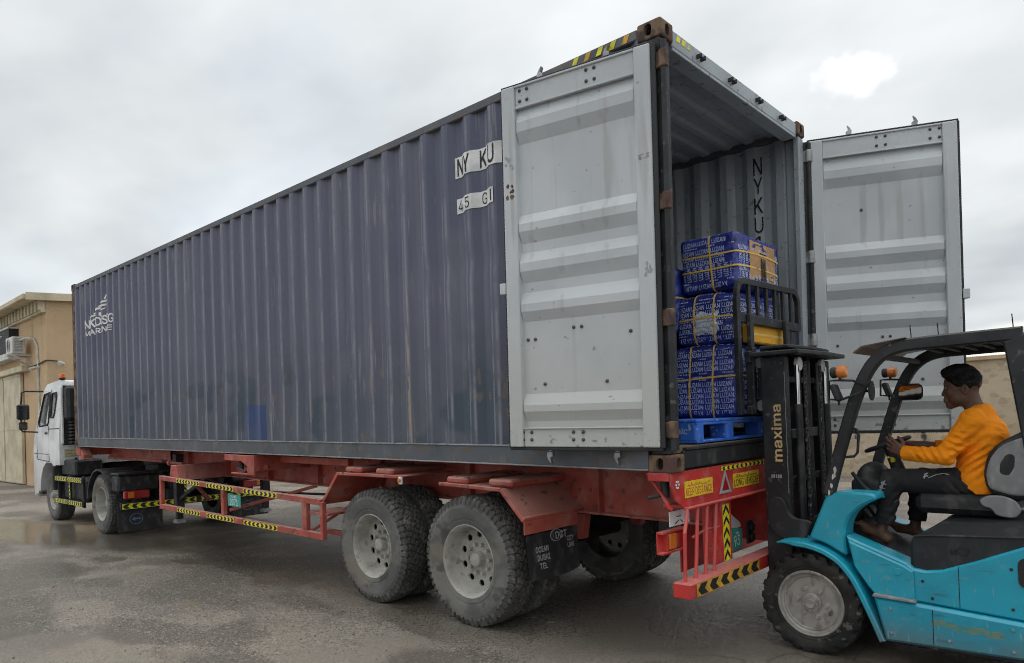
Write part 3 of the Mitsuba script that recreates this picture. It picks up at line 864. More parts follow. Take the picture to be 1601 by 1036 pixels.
# hinge pins and hinge blades along the rear posts
for s, (hx, hy) in enumerate(((.020, -.006), (.030, W + .006))):
    con.part('hinge_pipe', cyl((hx, hy, .14), (hx, hy, H - .16), .021, 14), 'black_dusty')
    for z in (.27, .98, 1.72, 2.62):
        kb = con.part('hinge_lug', cat(cyl((hx, hy, z - .055), (hx, hy, z + .055), .031, 14, ch=.006), bx(-.05, hx, hy - (.012 if s == 0 else -.012), hy + (.02 if s == 0 else -.02), z - .05, z + .05, .004)), 'rusty' if s == 0 else 'steel')
# header brackets (cam keepers) and hazard stripes
for y in (.52, 1.00, 1.47, 1.93):
    con.part('cam_keeper', cat(bx(-.011, .030, y - .034, y - .022, H - .094, H - .062, .004), bx(-.011, .030, y + .022, y + .034, H - .094, H - .062, .004), bx(.018, .030, y - .0215, y + .0215, H - .094, H - .084, .003)), 'black_soft', up=None)
for q, y in enumerate((.215, .285, .355)):
    g = Polygon([(0, 0), (.045, 0), (.060 if q < 2 else .03, .042), (.012 if q < 2 else .028, .042)])
    con.part('hazard_stripe', place(extr(g, .0015), (-.011, y, H - .072), (0, 1, 0), (0, 0, 1)), 'yellow_film', up=hd)
for q in range(5):
    x = -.30 - q * .105
    g = Polygon([(0, 0), (.042, 0), (.068, .052), (.026, .052)])
    con.part('rail_stripe', place(extr(g, .0015), (x, .003, H - .074), (1, 0, 0), (0, 0, 1)), 'amber_film' if q in (0, 3) else 'yellow_film')

# ---- print that follows the corrugation


def on_side(shape, off=.0055, z0=0.0):
    """A flat shape (x along the container, y = height) laid on the near corrugated side."""
    X, Y = corr_points(-L + .06, -.10, PHASE, .008, .048)
    out = []
    x0, _, x1, _ = shape.bounds
    for a, b in zip(X[:-1], X[1:]):
        if b < x0 or a > x1:
            continue
        c = shape.intersection(sbox(a, -1, b, 4))
        for g in getattr(c, 'geoms', [c]):
            if g.geom_type == 'Polygon' and g.area > 1e-7:
                m = extr(g, .0005)
                v = m.vertices[:, [0, 2, 1]].copy()
                d = v[:, 1].copy()
                v[:, 1] = np.interp(v[:, 0], X, Y) - off - d
                m.vertices = v; m.faces = m.faces[:, ::-1]
                out.append(m)
    return cat(out)


def glyph(s, x, z, w, h, bold=False):
    m = text2d(s, h, w, bold)
    tri = m.triangles[np.abs(m.face_normals[:, 2]) > .9]
    tri = tri[tri[:, :, 2].mean(1) < .0005]
    return affinity.translate(union_all([Polygon(t[:, :2]).buffer(1e-5) for t in tri]), x, z)


def stroke(pts, w):
    return LineString(pts).buffer(w, cap_style='flat', join_style='mitre')


pl = con.part('code_patch', on_side(sbox(-1.99, 2.350, -1.40, 2.522)), 'decal_white')
con.part('code_letter', [on_side(g_, .0075) for g_ in (glyph('N', -1.968, 2.368, .078, .135, True), glyph('Y', -1.872, 2.368, .085, .135, True), glyph('K', -1.700, 2.370, .082, .135, True), glyph('U', -1.586, 2.372, .080, .137, True))], 'ink_black', up=pl)
pl = con.part('size_patch', on_side(sbox(-1.983, 2.056, -1.526, 2.178)), 'decal_white')
con.part('size_letter', [on_side(g_, .0075) for g_ in (glyph('4', -1.962, 2.073, .052, .088), glyph('5', -1.850, 2.073, .052, .088), glyph('G', -1.684, 2.073, .060, .090), stroke([(-1.553, 2.073), (-1.553, 2.163)], .006))], 'ink_black', up=pl)
def tile(k):
    """Where the face and the rearward slope of one corrugation begin, as seen walking up from the rear."""
    return PHASE - k * PITCH - .104


lg = [glyph(c, tile(k) + a, 2.04, w, .14, True) for c, k, a, w in (('N', 32, 0, .15), ('K', 31, 0, .15), ('D', 30, 0, .155), ('I', 29, .0, .048), ('S', 29, .062, .095), ('I', 28, .0, .048), ('G', 28, .062, .105))]
lg += [glyph(c, tile(k) + a, 1.915, w, .082, True) for c, k, a, w in (('M', 32, .03, .11), ('A', 31, .01, .13), ('R', 30, .01, .13), ('I', 29, .0, .042), ('N', 29, .055, .085), ('E', 28, .02, .11))]
lg += [Polygon([(-10.83, 2.37), (-10.68, 2.415), (-10.50, 2.435), (-10.50, 2.402), (-10.66, 2.382), (-10.83, 2.345)]),
       Polygon([(-11.10, 2.275), (-10.90, 2.335), (-10.50, 2.372), (-10.50, 2.340), (-10.86, 2.305), (-11.10, 2.25)]),
       Polygon([(-11.36, 2.165), (-11.15, 2.235), (-10.95, 2.275), (-10.95, 2.250), (-11.13, 2.212), (-11.36, 2.145)]),
       Polygon([(-10.83, 2.255), (-10.52, 2.305), (-10.56, 2.280), (-10.66, 2.262), (-10.76, 2.205), (-10.83, 2.20)]),
       stroke([(-10.545, 2.445), (-10.505, 2.525)], .013)]
con.part('side_logo', on_side(union_all(lg), .004), 'decal_white', kind='stuff')
# scrawled code letters running down the inside of the far wall
for c, z, h in (('N', 2.55, .16), ('Y', 2.375, .15), ('K', 2.19, .15), ('U', 2.015, .14), ('1', 1.86, .12)):
    t = text2d(c, h, .085, False, .0008)
    con.part('inside_letter', place(t, (-.462, 2.391, z), (1, 0, 0), (0, 0, 1)), 'ink_black')

# ---- doors


def door(hinge, ang, width, z0, z1, side, name):
    """Built flat: u across from the hinge, t through (0 = inner face, towards us; + = outer face), z up. Then turned about the hinge."""
    c, s = math.cos(ang), math.sin(ang)
    ux = np.array([-c, -s, 0]) if side == 'near' else np.array([c, s, 0])
    tx = np.array([-s, c, 0]) if side == 'near' else np.array([-s, c, 0])
    O = np.array([hinge[0], hinge[1], 0])
    def fr(v):
        v = np.asarray(v)
        return cframe(O + v[:, :1] * ux + v[:, 1:2] * tx + v[:, 2:] * np.array([0, 0, 1.0]))
    flip = np.linalg.det(np.stack([ux, tx, [0, 0, 1]])) < 0
    def P(nm, m, b, smooth=False, up=None, label=None):
        m = m.copy()
        if flip:
            m.faces = m.faces[:, ::-1]
        return con.part(nm, m, b, smooth, up=up, label=label, frame=fr)
    SW = .115
    # pressed panel: ribs stand towards us (t = -), upper flank looks up, lower flank looks down
    f0, rib = .030, -.006
    prof = [(z0 + .10, f0)]
    zz = lambda v: v - 1.31
    for (a, b, cc, d) in ((1.650, 1.719, 1.765, 1.845), (2.358, 2.428, 2.483, 2.567), (2.636, 2.715, 2.775, 2.850), (2.918, 2.998, 3.053, 3.123), (3.628, 3.710, 3.780, 3.880)):
        prof += [(zz(a), f0), (zz(b), rib), (zz(cc), rib), (zz(d), f0)]
    prof += [(z1 - .10, f0)]
    u0, u1 = SW - .01, width - SW + .01
    us = np.r_[u0, u0 + .018, u0 + .05, np.linspace(u0 + .12, u1 - .12, 9), u1 - .05, u1 - .018, u1]
    pv = np.array(prof)
    V = np.stack([np.repeat(us, len(pv)), np.tile(pv[:, 1], len(us)), np.tile(pv[:, 0], len(us))], 1)
    edge = np.minimum(V[:, 0] - u0, u1 - V[:, 0])
    V[:, 1] = np.where(edge < .01, np.maximum(V[:, 1], .016), V[:, 1])
    V[:, 1] += .005 * (meshkit.fbm(V * np.array([3, 1, 3]) + (3 if side == 'near' else 9), 3, 2) - .5)
    nn, mm = len(us), len(pv)
    i, j = np.meshgrid(np.arange(nn - 1), np.arange(mm - 1), indexing='ij')
    q = np.stack([i * mm + j, (i + 1) * mm + j, (i + 1) * mm + j + 1, i * mm + j + 1], -1).reshape(-1, 4)
    d = P(name, tm(V, q), 'door_grey', smooth=14)
    back = tm(np.array([(0.01, .05, z0 + .01), (width - .01, .05, z0 + .01), (width - .01, .05, z1 - .01), (0.01, .05, z1 - .01)]), [(0, 3, 2, 1)])
    P('outer_skin', back, 'navy_side', up=d)
    for k, (a, b) in enumerate(((.004, SW), (width - SW, width - .006))):
        P('stile', bx(a, b, -.018, .046, z0 + .004, z1 - .004, .006), 'door_grey', up=d)
    P('bottom_rail', cat(bx(SW + .001, width - SW - .001, .002, .046, z0 + .004, z0 + .135, .005), bx(SW + .001, width - SW - .001, -.014, .001, z0 + .130, z0 + .140, .003)), 'door_grey', up=d)
    P('top_rail', cat(bx(SW + .001, width - SW - .001, -.002, .046, z1 - .165, z1 - .004, .005), bx(SW + .001, width - SW - .001, -.016, -.0025, z1 - .020, z1 - .006, .003), bx(SW + .001, width - SW - .001, -.012, -.0025, z1 - .172, z1 - .160, .003)), 'door_grey', up=d)
    # rubber gasket: a lip around the rim
    P('gasket', cat(bx(-.030 if side == 'near' else -.052, .003, -.006, .010, z0, z1, .003), bx(-.022 if side == 'near' else -.050, .003, .018, .034, z0, z1, .003), bx(width - .005, width + .016, .004, .034, z0, z1, .004), bx(-.01, width + .01, .006, .030, z0 - .020, z0 + .003, .003), bx(-.01, width + .01, .006, .030, z1 - .003, z1 + .018, .003)), 'gasket', up=d)
    # bolt heads
    bolts = []
    for uc in ((.16, .23, .56, .63) if side == 'far' else (.555, .63, .965, .035 + 1.0)):
        bolts += [(uc, .001, z0 + .055), (uc, .001, z0 + .107)]
    top = (.55, .62, .96, 1.03) if side == 'far' else (.40, .46, .93, .99)
    for uc in top:
        bolts += [(uc, -.003, z1 - .045), (uc, -.003, z1 - .120)]
    for uc, z in ((.56, 1.72), (.62, 1.72), (.965, 1.725), (1.03, 1.725), (.42, 2.1 if side == 'far' else 1.17), (.62, .98), (.56, .98), (.20, .92), (.93, .92), (.99, .92), (.38, .60), (.38, .50), (.86, .60), (.86, .50)):
        bolts += [(uc, .028, z)]
    for (u, t, z) in bolts:
        P('bolt_head', lathe([(.002, -.011), (.009, -.009), (.0125, -.004), (.0125, .002)], 8).apply_translation((u, t, z)), 'bolt', True, up=d)
    # locking rods on the outer face and cams at both ends
    for u in (.34, .86):
        P('locking_rod', cyl((u, .085, z0 - .03), (u, .085, z1 + .03), .017, 12), 'steel', up=d)
        for z, sg in ((z1 + .035, 1), (z0 - .035, -1)):
            g = [(-.020, 0), (.020, 0), (.026, .030 * sg), (.010, .062 * sg), (-.012, .085 * sg), (-.002, .045 * sg), (-.022, .030 * sg)]
            P('locking_cam', prism([(u + a, z + b) for a, b in g], .062, .102, axis=1, bevel=.004), 'steel', up=d)
    for u in (.34, .86):
        for z in (.55, 1.5, 2.3):
            P('rod_guide', bx(u - .05, u + .05, .051, .105, z - .03, z + .03, .006), 'slate_rail', up=d)
    # tie-down latch plate on the free edge
    P('latch_plate', cat(bx(width - .10, width + .03, .047, .056, 1.255, 1.345, .003), bx(width + .004, width + .055, -.010, .0465, 1.26, 1.34, .004)), 'door_grey', up=d)
    return d


dl = door((-.055, -.034), math.radians(10.0), 1.145, .155, 2.735, 'near', 'left_door')
drt = door((.022, W + .022), math.radians(22.0), 1.165, .160, 2.755, 'far', 'right_door')
lab(dl, 'grey open left door folded back along the side')
lab(drt, 'grey open right door standing out beyond the forklift')
# chalk ring on the left door
a_ = math.radians(10)
def on_left(u, z, t):
    return (-.055 - u * math.cos(a_) - t * math.sin(a_), -.034 - u * math.sin(a_) + t * math.cos(a_), z)
m = [tube([on_left(.83 + .075 * math.cos(t) * r, 1.735 + .085 * math.sin(t) * r, .0275) for t in np.linspace(0, 6.5, 40)], .0016, 4) for r in (1.0,)]
m += [tube([on_left(.83 + .03 * math.cos(t), 1.74 + .022 * math.sin(2 * t), .0275) for t in np.linspace(0, 5.2, 20)], .0014, 4)]
con.part('chalk_mark', cat(m), 'ink_white', up=dl)
# scraped-off stickers on the left door's free stile
for q_, (u_, z_, w_, h_, b_) in enumerate(((1.085, 2.19, .060, .085, 'ink_faded'), (1.09, 1.98, .075, .10, 'rusty'), (.06, 2.02, .07, .03, 'grey_plastic'), (.05, 1.30, .05, .09, 'ink_faded'))):
    r_ = np.random.default_rng(70 + q_)
    gs = []
    for _ in range(9):
        cx, cz = r_.uniform(-.5, .5) * w_, r_.uniform(-.5, .5) * h_
        gs.append(Polygon([(cx + r_.uniform(.15, .4) * w_ * .6 * math.cos(a), cz + r_.uniform(.15, .4) * h_ * .5 * math.sin(a)) for a in np.linspace(0, 5.5, 8)]).buffer(0))
    g_ = union_all(gs)
    m = extr(g_, .0006)
    v = m.vertices.copy()
    m.vertices = np.array([on_left(u_ + a, z_ + b, -.0186 - c) for a, b, c in v])
    con.part('sticker_remnant', m, b_, up=dl)
# ---------------------------------------------------------------- wheels (local: axle along y, outer face at y = 0, centre at the origin)


def tyre_mesh(R, rim_r, width, n=420, kind='road'):
    """Carcass by revolution, tread blocks as relief."""
    sw = (R - rim_r)
    side = [(rim_r - .004, .030), (rim_r + .004, .016), (rim_r + .16 * sw, .006), (rim_r + .20 * sw, .0085), (rim_r + .26 * sw, .001), (rim_r + .45 * sw, -.006), (rim_r + .62 * sw, -.004), (rim_r + .66 * sw, .001), (rim_r + .74 * sw, .003), (rim_r + .86 * sw, .014)]
    nt = 26
    ty = np.linspace(.022, width - .022, nt)
    crown = R - .010 * (2 * (ty - width / 2) / width) ** 2 * 1.6
    prof = side + [(c, y) for c, y in zip(crown, ty)] + [(r, width - y) for r, y in side[::-1]]
    pr = np.array(prof)
    k = len(pr)
    th = np.arange(n) * 2 * np.pi / n
    Rr = np.repeat(pr[None, :, 0], n, 0)
    s0, s1 = len(side), len(side) + nt
    cell = th * R
    for j in range(s0 - 1, s1 + 1):
        y = pr[j, 1]
        a = (y - width / 2) / (width / 2)
        if kind == 'road':
            zig = .011 * np.sign(np.sin(cell / .042 * np.pi))
            g = np.zeros(n)
            for gc in (-.58, -.20, .20, .58):
                g = np.maximum(g, (np.abs(y - (width / 2 + gc * width / 2) - zig) < .0085))
            if abs(a) > .60:
                g = np.maximum(g, ((cell + .02 * a) % .060) < .020)
            else:
                g = np.maximum(g, (((cell + y * .5) % .060) < .010))
            Rr[:, j] -= .019 * g
        else:
            ph = cell + np.abs(y - width / 2) * 1.15 * (1 if True else -1) + (0 if y < width / 2 else .045)
            g = (ph % .090) < .040
            g = g & (abs(a) > .06)
            Rr[:, j] -= .028 * g
    if kind == 'road':   # notched shoulders
        for j in (s0 - 2, s0 - 1, s1, s1 + 1):
            Rr[:, j] -= .011 * (((cell + .02 * (1 if j > s0 + 3 else -1)) % .060) < .020)
    else:   # lugs run over the shoulder
        for j in (s0 - 3, s0 - 2, s0 - 1, s1, s1 + 1, s1 + 2):
            y = pr[j, 1]
            ph = cell + np.abs(y - width / 2) * 1.15 + (0 if y < width / 2 else .045)
            Rr[:, j] += .012 * ((ph % .090) > .040)
    v = np.stack([np.cos(th)[:, None] * Rr, np.repeat(pr[None, :, 1], n, 0), np.sin(th)[:, None] * Rr], -1).reshape(-1, 3)
    i, j = np.meshgrid(np.arange(n), np.arange(k - 1), indexing='ij')
    q = np.stack([(i * k + j), (i * k + j + 1), (((i + 1) % n) * k + j + 1), (((i + 1) % n) * k + j)], -1).reshape(-1, 4)[:, ::-1]
    return tm(v, q[:, ::-1])


def disc_holes(r_out, r_in, holes, hole_r, at_r, y0, y1, stretch=1.0):
    g = Point(0, 0).buffer(r_out, quad_segs=20)
    if r_in:
        g = g.difference(Point(0, 0).buffer(r_in, quad_segs=12))
    for q in range(holes):
        h = affinity.translate(affinity.scale(Point(0, 0).buffer(hole_r, quad_segs=6), 1, stretch), at_r, 0)
        g = g.difference(affinity.rotate(h, 360 * q / holes, origin=(0, 0)))
    m = extr(g, y1 - y0)
    m.vertices = np.c_[m.vertices[:, 0], y0 + m.vertices[:, 2], m.vertices[:, 1]]
    m.faces = m.faces[:, ::-1]
    return m


def truck_rim(r, depth, hub=True):
    """Dished steel rim: flange, barrel, drilled disc, studs and hub."""
    out = {}
    out['rim'] = cat(lathe([(r - .020, .060), (r - .012, .030), (r + .004, .012), (r + .010, .016), (r + .010, .024), (r + .002, .030)], 56),
                     lathe([(r - .012, .030), (r - .020, .060), (r - .034, depth - .02), (r - .050, depth)], 56), disc_holes(r - .045, 0, 10, .027, r * .69, depth - .004, depth + .008, 1.1))
    h = [lathe([(.0, depth - .080), (.042, depth - .080), (.056, depth - .072), (.062, depth - .055), (.066, depth - .012), (.095, depth - .006), (.098, depth + .0)], 28)]
    for q in range(10):
        a = 2 * math.pi * (q + .5) / 10
        h.append(cyl((.122 * math.cos(a), depth - .040, .122 * math.sin(a)), (.122 * math.cos(a), depth + .002, .122 * math.sin(a)), .016, 6))
    out['hub'] = cat(h)
    return out


TR_R = .535
tyre_src = tyre_mesh(TR_R, .295, .285)


def split_tread(m, n, ncol, s0):
    """The carcass's flanks and its running surface as two meshes."""
    col = np.min(m.faces % ncol, axis=1), np.max(m.faces % ncol, axis=1)
    run = (col[0] >= s0 - 2) & (col[1] <= ncol - s0 + 1)
    out = []
    for k in (~run, run):
        q = trimesh.Trimesh(m.vertices, m.faces[k], process=False); q.remove_unreferenced_vertices(); out.append(q)
    return out


flank_src, tread_src = split_tread(tyre_src, 420, 46, 10)
rim_src = truck_rim(.292, .165)
shallow = truck_rim(.292, .055)
_wheel = {}


def base_entry(name, mesh, bsdf, smooth):
    if name not in _wheel:
        _wheel[name] = ply(mesh, bsdf, smooth=smooth)
    return _wheel[name]


def put_wheel(thing, centre, mirror=False, spin=0.0, dish=True, steer=0.0, scale=1.0, name='wheel', hub=True, rimmat='rim_cream'):
    """A wheel as a part with tyre, rim and hub as sub-parts; centre is the middle of its outer face."""
    m = T().translate(list(centre)).rotate([0, 0, 1], steer).scale([scale, -1 if mirror else 1, scale]).rotate([0, 1, 0], spin)
    key = fresh(thing.key + '__' + name)
    rs = rim_src if dish else shallow
    scene[key + '__tyre'] = {**base_entry('tyre', flank_src, 'tyre_rubber', 24), 'to_world': m}
    scene[key + '__tread'] = {**base_entry('tread', tread_src, 'tread_rubber', 24), 'to_world': m}
    scene[key + '__rim'] = {**base_entry('rim' + str(dish) + rimmat, rs['rim'], rimmat, 30), 'to_world': m}
    if hub:
        scene[key + '__hub'] = {**base_entry('hub' + str(dish) + rimmat, rs['hub'], rimmat, 30), 'to_world': m}
    return key


# ---------------------------------------------------------------- the skeletal trailer
tr = Thing('container_trailer', 'red skeletal container trailer on dusty twin tyres under the navy container', 'trailer', frame=cframe)
WZ = TR_R - .012
for i, x in enumerate((-1.90, -3.22)):
    for s in (0, 1):
        y = -.030 if s == 0 else 2.468
        d = 1 if s == 0 else -1
        put_wheel(tr, (x, y, WZ), mirror=bool(s), spin=17 + 31 * i + 50 * s)
        put_wheel(tr, (x, y + d * .325, WZ), mirror=bool(s), spin=44 + 21 * i, dish=False, hub=False)
    tr.part('axle', cyl((x, .35, WZ), (x, 2.1, WZ), .065, 16), 'dark_under', frame=None)
    for y in (.78, 1.66):
        tr.part('leaf_spring', cat([beam((x - .48 + .05 * q, y, WZ + .17 - .018 * q), (x + .48 - .05 * q, y, WZ + .17 - .018 * q), .075, .016) for q in range(6)]), 'dark_under', frame=None)
        tr.part('spring_hanger', prism([(x - .62, WZ + .12), (x - .50, WZ + .12), (x - .44, WZ + .33), (x - .72, WZ + .33)], y - .04, y + .04, axis=1), 'red_chassis', frame=None)
        tr.part('spring_hanger', prism([(x + .60, WZ + .12), (x + .50, WZ + .12), (x + .46, WZ + .33), (x + .64, WZ + .33)], y - .04, y + .04, axis=1), 'red_chassis', frame=None)
# main beams: flanges and web, stepping up to the gooseneck
for y in (.70, 1.738):
    bot = [(-12.15, -.20), (-9.55, -.235), (-8.65, -.355), (-8.1, -.395), (-.04, -.435)]
    web = [(x, z + .014) for x, z in bot] + [(-.04, -.028), (-12.15, -.028)]
    bm = tr.part('main_beam', prism(web, y - .006, y + .006, axis=1), 'red_chassis')
    fl = [bx(-12.15, -.04, y - .075, y + .075, -.027, -.012, .002)]
    for (xa, za), (xb, zb) in zip(bot[:-1], bot[1:]):
        fl.append(beam((xa, y, za + .006), (xb, y, zb + .006), .15, .014, ch=.002))
    tr.part('beam_flange', cat(fl), 'red_chassis', up=bm)
    st = [bx(x - .005, x + .005, y - .070, y - .0065, np.interp(x, [b[0] for b in bot], [b[1] for b in bot]) + .015, -.029, 0) for x in (-1.05, -2.55, -3.95, -5.2, -6.4, -7.6, -8.9)]
    tr.part('stiffener', cat(st), 'red_chassis', up=bm, kind='stuff')
for x in (-.55, -2.55, -3.9, -5.6, -7.2, -8.8, -10.4, -11.9):
    tr.part('cross_member', bx(x - .05, x + .05, .71, 1.73, -.22, -.06, .004), 'red_chassis')
# gooseneck underplate and king pin plate
tr.part('gooseneck_plate', bx(-12.1, -9.6, .50, 1.938, -.25, -.205, .004), 'red_chassis')
tr.part('gooseneck_side', cat(bx(-12.1, -9.3, .52, .535, -.205, -.014, .003), bx(-12.15, -11.95, .01, 2.43, -.16, -.014, .006)), 'red_chassis')
# front bolster bracket under the front casting
tr.part('front_bracket', prism([(-12.18, -.016), (-12.0, -.016), (-11.80, -.14), (-11.80, -.21), (-11.92, -.21), (-12.05, -.10), (-12.18, -.08)], .02, .16, axis=1, bevel=.004), 'red_chassis')
# outrigger with its twist lock pocket at mid length
tr.part('outrigger', cat(prism([(-6.22, -.014), (-5.47, -.014), (-5.47, -.245), (-6.05, -.245), (-6.05, -.225), (-5.64, -.225), (-5.64, -.14), (-5.80, -.085), (-6.22, -.085)], -.022, -.002, axis=1, bevel=.003),
                         bx(-5.56, -5.47, -.0015, .70, -.20, -.016, .004), bx(-6.20, -5.9, -.0015, .70, -.055, -.016, .004)), 'red_chassis')
tr.part('twist_lock', cat(cyl((-5.95, .06, -.20), (-5.95, .06, -.06), .03, 10), beam((-5.98, .02, -.17), (-5.70, -.005, -.205), .02, .02)), 'black_dusty')
tr.part('rack_tube', beam((-5.45, .33, -.075), (-4.05, .33, -.075), .07, .075), 'red_chassis')
tr.part('rack_tube', beam((-5.46, .12, -.16), (-7.2, .62, -.30), .05, .06), 'red_chassis')
# box beam carrying the side guard's front end
tr.part('guard_beam', prism([(-7.87, -.200), (-7.70, -.200), (-7.62, -.40), (-7.93, -.40)], -.02, .70, axis=1, bevel=.006), 'red_chassis')
tr.part('air_coupling', cat(cyl((-8.55, .25, -.205), (-8.15, .25, -.205), .02, 10), cyl((-8.62, .25, -.205), (-8.55, .25, -.205), .045, 12, ch=.01)), 'red_chassis')
# side guard of square tubes with reflective tape
GY = -.03


def guard_z(x, top):
    return (np.interp(x, [-8.2, -4.0], [-.385, -.455]) if top else np.interp(x, [-8.2, -4.0], [-.785, -.80]))


gd = tr.part('side_guard', cat(beam((-8.20, GY, guard_z(-8.2, 1)), (-4.03, GY, guard_z(-4.03, 1)), .055, .062), beam((-8.20, GY, guard_z(-8.2, 0)), (-4.0, GY, guard_z(-4.0, 0)), .055, .068)), 'red_chassis')
for x, w in ((-8.17, .07), (-6.24, .07), (-4.35, .09)):
    tr.part('guard_post', bx(x - w / 2, x + w / 2, GY - .025, GY + .025, guard_z(x, 0) + .035, guard_z(x, 1) - .032, .004), 'red_chassis', up=gd)
tr.part('guard_brace', [beam((-7.15, .0, -.42), (-7.75, .45, -.72), .04, .04), beam((-6.2, .02, -.70), (-5.3, .68, -.42), .03, .04), beam((-4.33, .02, -.78), (-4.02, .30, -.52), .03, .03), beam((-4.02, GY, -.81), (-4.02, GY, -.45), .05, .05),
                         bx(-4.32, -3.95, -.02, .35, -.59, -.565, .003), bx(-4.36, -3.90, .20, .26, -.835, -.79, .003)], 'red_chassis', up=gd)


def chevron_strip(thing, P, ex, ey, length, height, n, direction, film='yellow_film', up=None, both=False, name='reflective_tape', frame='own', thin=1.0):
    """Film with black chevrons, P the lower start corner, ex along, ey up."""
    P, ex, ey = np.array(P, float), np.array(ex, float), np.array(ey, float)
    nn = np.cross(ex, ey); nn /= np.linalg.norm(nn)
    base = extr(sbox(0, 0, length, height), .0015)
    k = thing.part(name, place(base, P, ex, ey), film, up=up, frame=frame)
    pitch = length / n
    sh = []
    for q in range(n):
        c = (q + .5) * pitch
        d = direction if not both else (1 if q >= n / 2 else -1)
        w = pitch * .27 * thin
        pts = [(c - w - d * height * .25, .06 * height), (c + w - d * height * .25, .06 * height), (c + w + d * height * .25, .5 * height), (c + w - d * height * .25, .94 * height), (c - w - d * height * .25, .94 * height), (c - w + d * height * .25, .5 * height)]
        g = Polygon(pts).buffer(0).intersection(sbox(0, 0, length, height))
        if g.area > 0:
            sh.append(extr(g, .0008))
    thing.part('chevron', place(cat(sh), P + nn * .0018, ex, ey), 'ink_black', up=k if k.count('__') < 3 else up, frame=frame, kind='stuff')
    return k


for top in (1, 0):
    for xa, xb in ((-7.58, -6.87), (-6.67, -5.93), (-5.68, -4.90)):
        za, zb = guard_z(xa, top), guard_z(xb, top)
        ex = np.array([xb - xa, 0, zb - za]); Lh = np.linalg.norm(ex); ex /= Lh
        chevron_strip(tr, (xa, GY - .0285, za - .026), ex, (0, 0, 1), Lh, .052, 8, 1, up=gd, both=True)
# green number board hung in the guard
pb = tr.part('number_plate', bx(-6.13, -5.80, GY - .005, GY + .003, -.635, -.49, .002), 'plate_green', up=gd)
tr.part('plate_number', cat(place(text2d('2071', .075, .20), (-6.07, GY - .0055, -.62), (1, 0, 0), (0, 0, 1)), place(text2d('DUBAI', .03, .14), (-6.04, GY - .0055, -.53), (1, 0, 0), (0, 0, 1))), 'ink_white', up=gd)
# rubber-topped mudguards over the twin tyres
def guard_sheet(pts, y0, y1, t=.006):
    out = []
    for (xa, za), (xb, zb) in zip(pts[:-1], pts[1:]):
        out.append(prism([(xa, za), (xb, zb), (xb, zb - t), (xa, za - t)], y0, y1, axis=1))
    return cat(out)


mg = tr.part('mudguard', cat(guard_sheet([(-4.05, -.475), (-3.74, -.145), (-2.70, -.135)], -.03, .60), beam((-4.05, -.03, -.478), (-3.74, -.03, -.148), .012, .035), beam((-3.74, -.03, -.152), (-2.70, -.03, -.142), .012, .028)), 'red_chassis')
for x in (-3.55, -3.05):
    tr.part('guard_clamp', bx(x - .14, x + .13, .02, .66, -.140, -.085, .02), 'red_chassis', up=mg)
mg2 = tr.part('mudguard', cat(guard_sheet([(-2.22, -.170), (-1.50, -.185), (-1.265, -.410)], -.03, .68), beam((-2.22, -.03, -.176), (-1.50, -.03, -.192), .012, .028), beam((-1.50, -.03, -.190), (-1.265, -.03, -.415), .012, .03),
                          bx(-1.285, -1.255, -.03, .70, -.42, -.385, .008), bx(-1.268, -1.258, -.03, .62, -.52, -.42, .003)), 'red_chassis')
for x in (-2.06, -1.56):
    tr.part('guard_clamp', bx(x - .13, x + .13, .02, .72, -.176, -.118, .02), 'red_chassis', up=mg2)
for xa, xb in ((-4.05, -2.7), (-2.22, -1.3)):
    tr.part('mudguard', cat(bx(xa + .3, xb - .2, 1.84, 2.468, -.18, -.165, .003)), 'red_chassis')
sl = tr.part('side_lamp', bx(-2.745, -2.700, -.055, -.036, -.205, -.140, .004), 'decal_white')
tr.part('lamp_lens', cyl((-2.722, -.056, -.172), (-2.722, -.068, -.172), .017, 14), 'amber_lens', up=sl)
# hanging mud flap with lettering on the rear face
fp = np.linspace(0, 1, 9)
flap = []
ys, zs = np.linspace(-.02, .60, 9), np.linspace(-.53, -.855, 7)
Yg, Zg = np.meshgrid(ys, zs, indexing='ij')
def flap_x(y, z):
    return -1.255 + .03 * np.sin((y + .1) * 4.2) * (-.53 - z) / .33 + .02 * ((-.53 - z) / .33) ** 2
Zc = Zg - .02 * (1 - ((Yg - .29) / .31) ** 2) * ((-.53 - Zg) / .33)
V = np.stack([flap_x(Yg, Zg), Yg, Zc], -1).reshape(-1, 3)
n_, m_ = Yg.shape
i, j = np.meshgrid(np.arange(n_ - 1), np.arange(m_ - 1), indexing='ij')
q = np.stack([i * m_ + j, (i + 1) * m_ + j, (i + 1) * m_ + j + 1, i * m_ + j + 1], -1).reshape(-1, 4)
f1 = tm(V, q[:, ::-1]); f2 = tm(V - [.008, 0, 0], q)
fk = tr.part('mud_flap', cat(f1, f2), 'black_soft', smooth=40)
tx = []
for s, y, z, h, w in (('OCEAN', .075, -.668, .042, .145), ('DUBAI', .085, -.730, .042, .140), ('TEL', .10, -.793, .042, .085), ('CITY', .455, -.630, .036, .09), ('UAE', .455, -.682, .036, .09), ('DCT', .32, -.595, .055, .14)):
    m = place(text2d(s, h, w, True), (0, y, z), (0, 1, 0), (0, 0, 1))
    m.vertices[:, 0] += flap_x(m.vertices[:, 1], m.vertices[:, 2]) + .002
    tx.append(m)
e = tube([(0, .33 + .07 * math.cos(t), -.565 + .045 * math.sin(t)) for t in np.linspace(0, 6.28, 30)], .003, 4); e.vertices[:, 0] += flap_x(e.vertices[:, 1], e.vertices[:, 2]) + .002; tx.append(e)
tr.part('flap_lettering', tx, 'ink_faded', up=fk)
tr.part('mud_flap', bx(-1.262, -1.254, 1.85, 2.45, -.86, -.45, .002), 'black_soft')
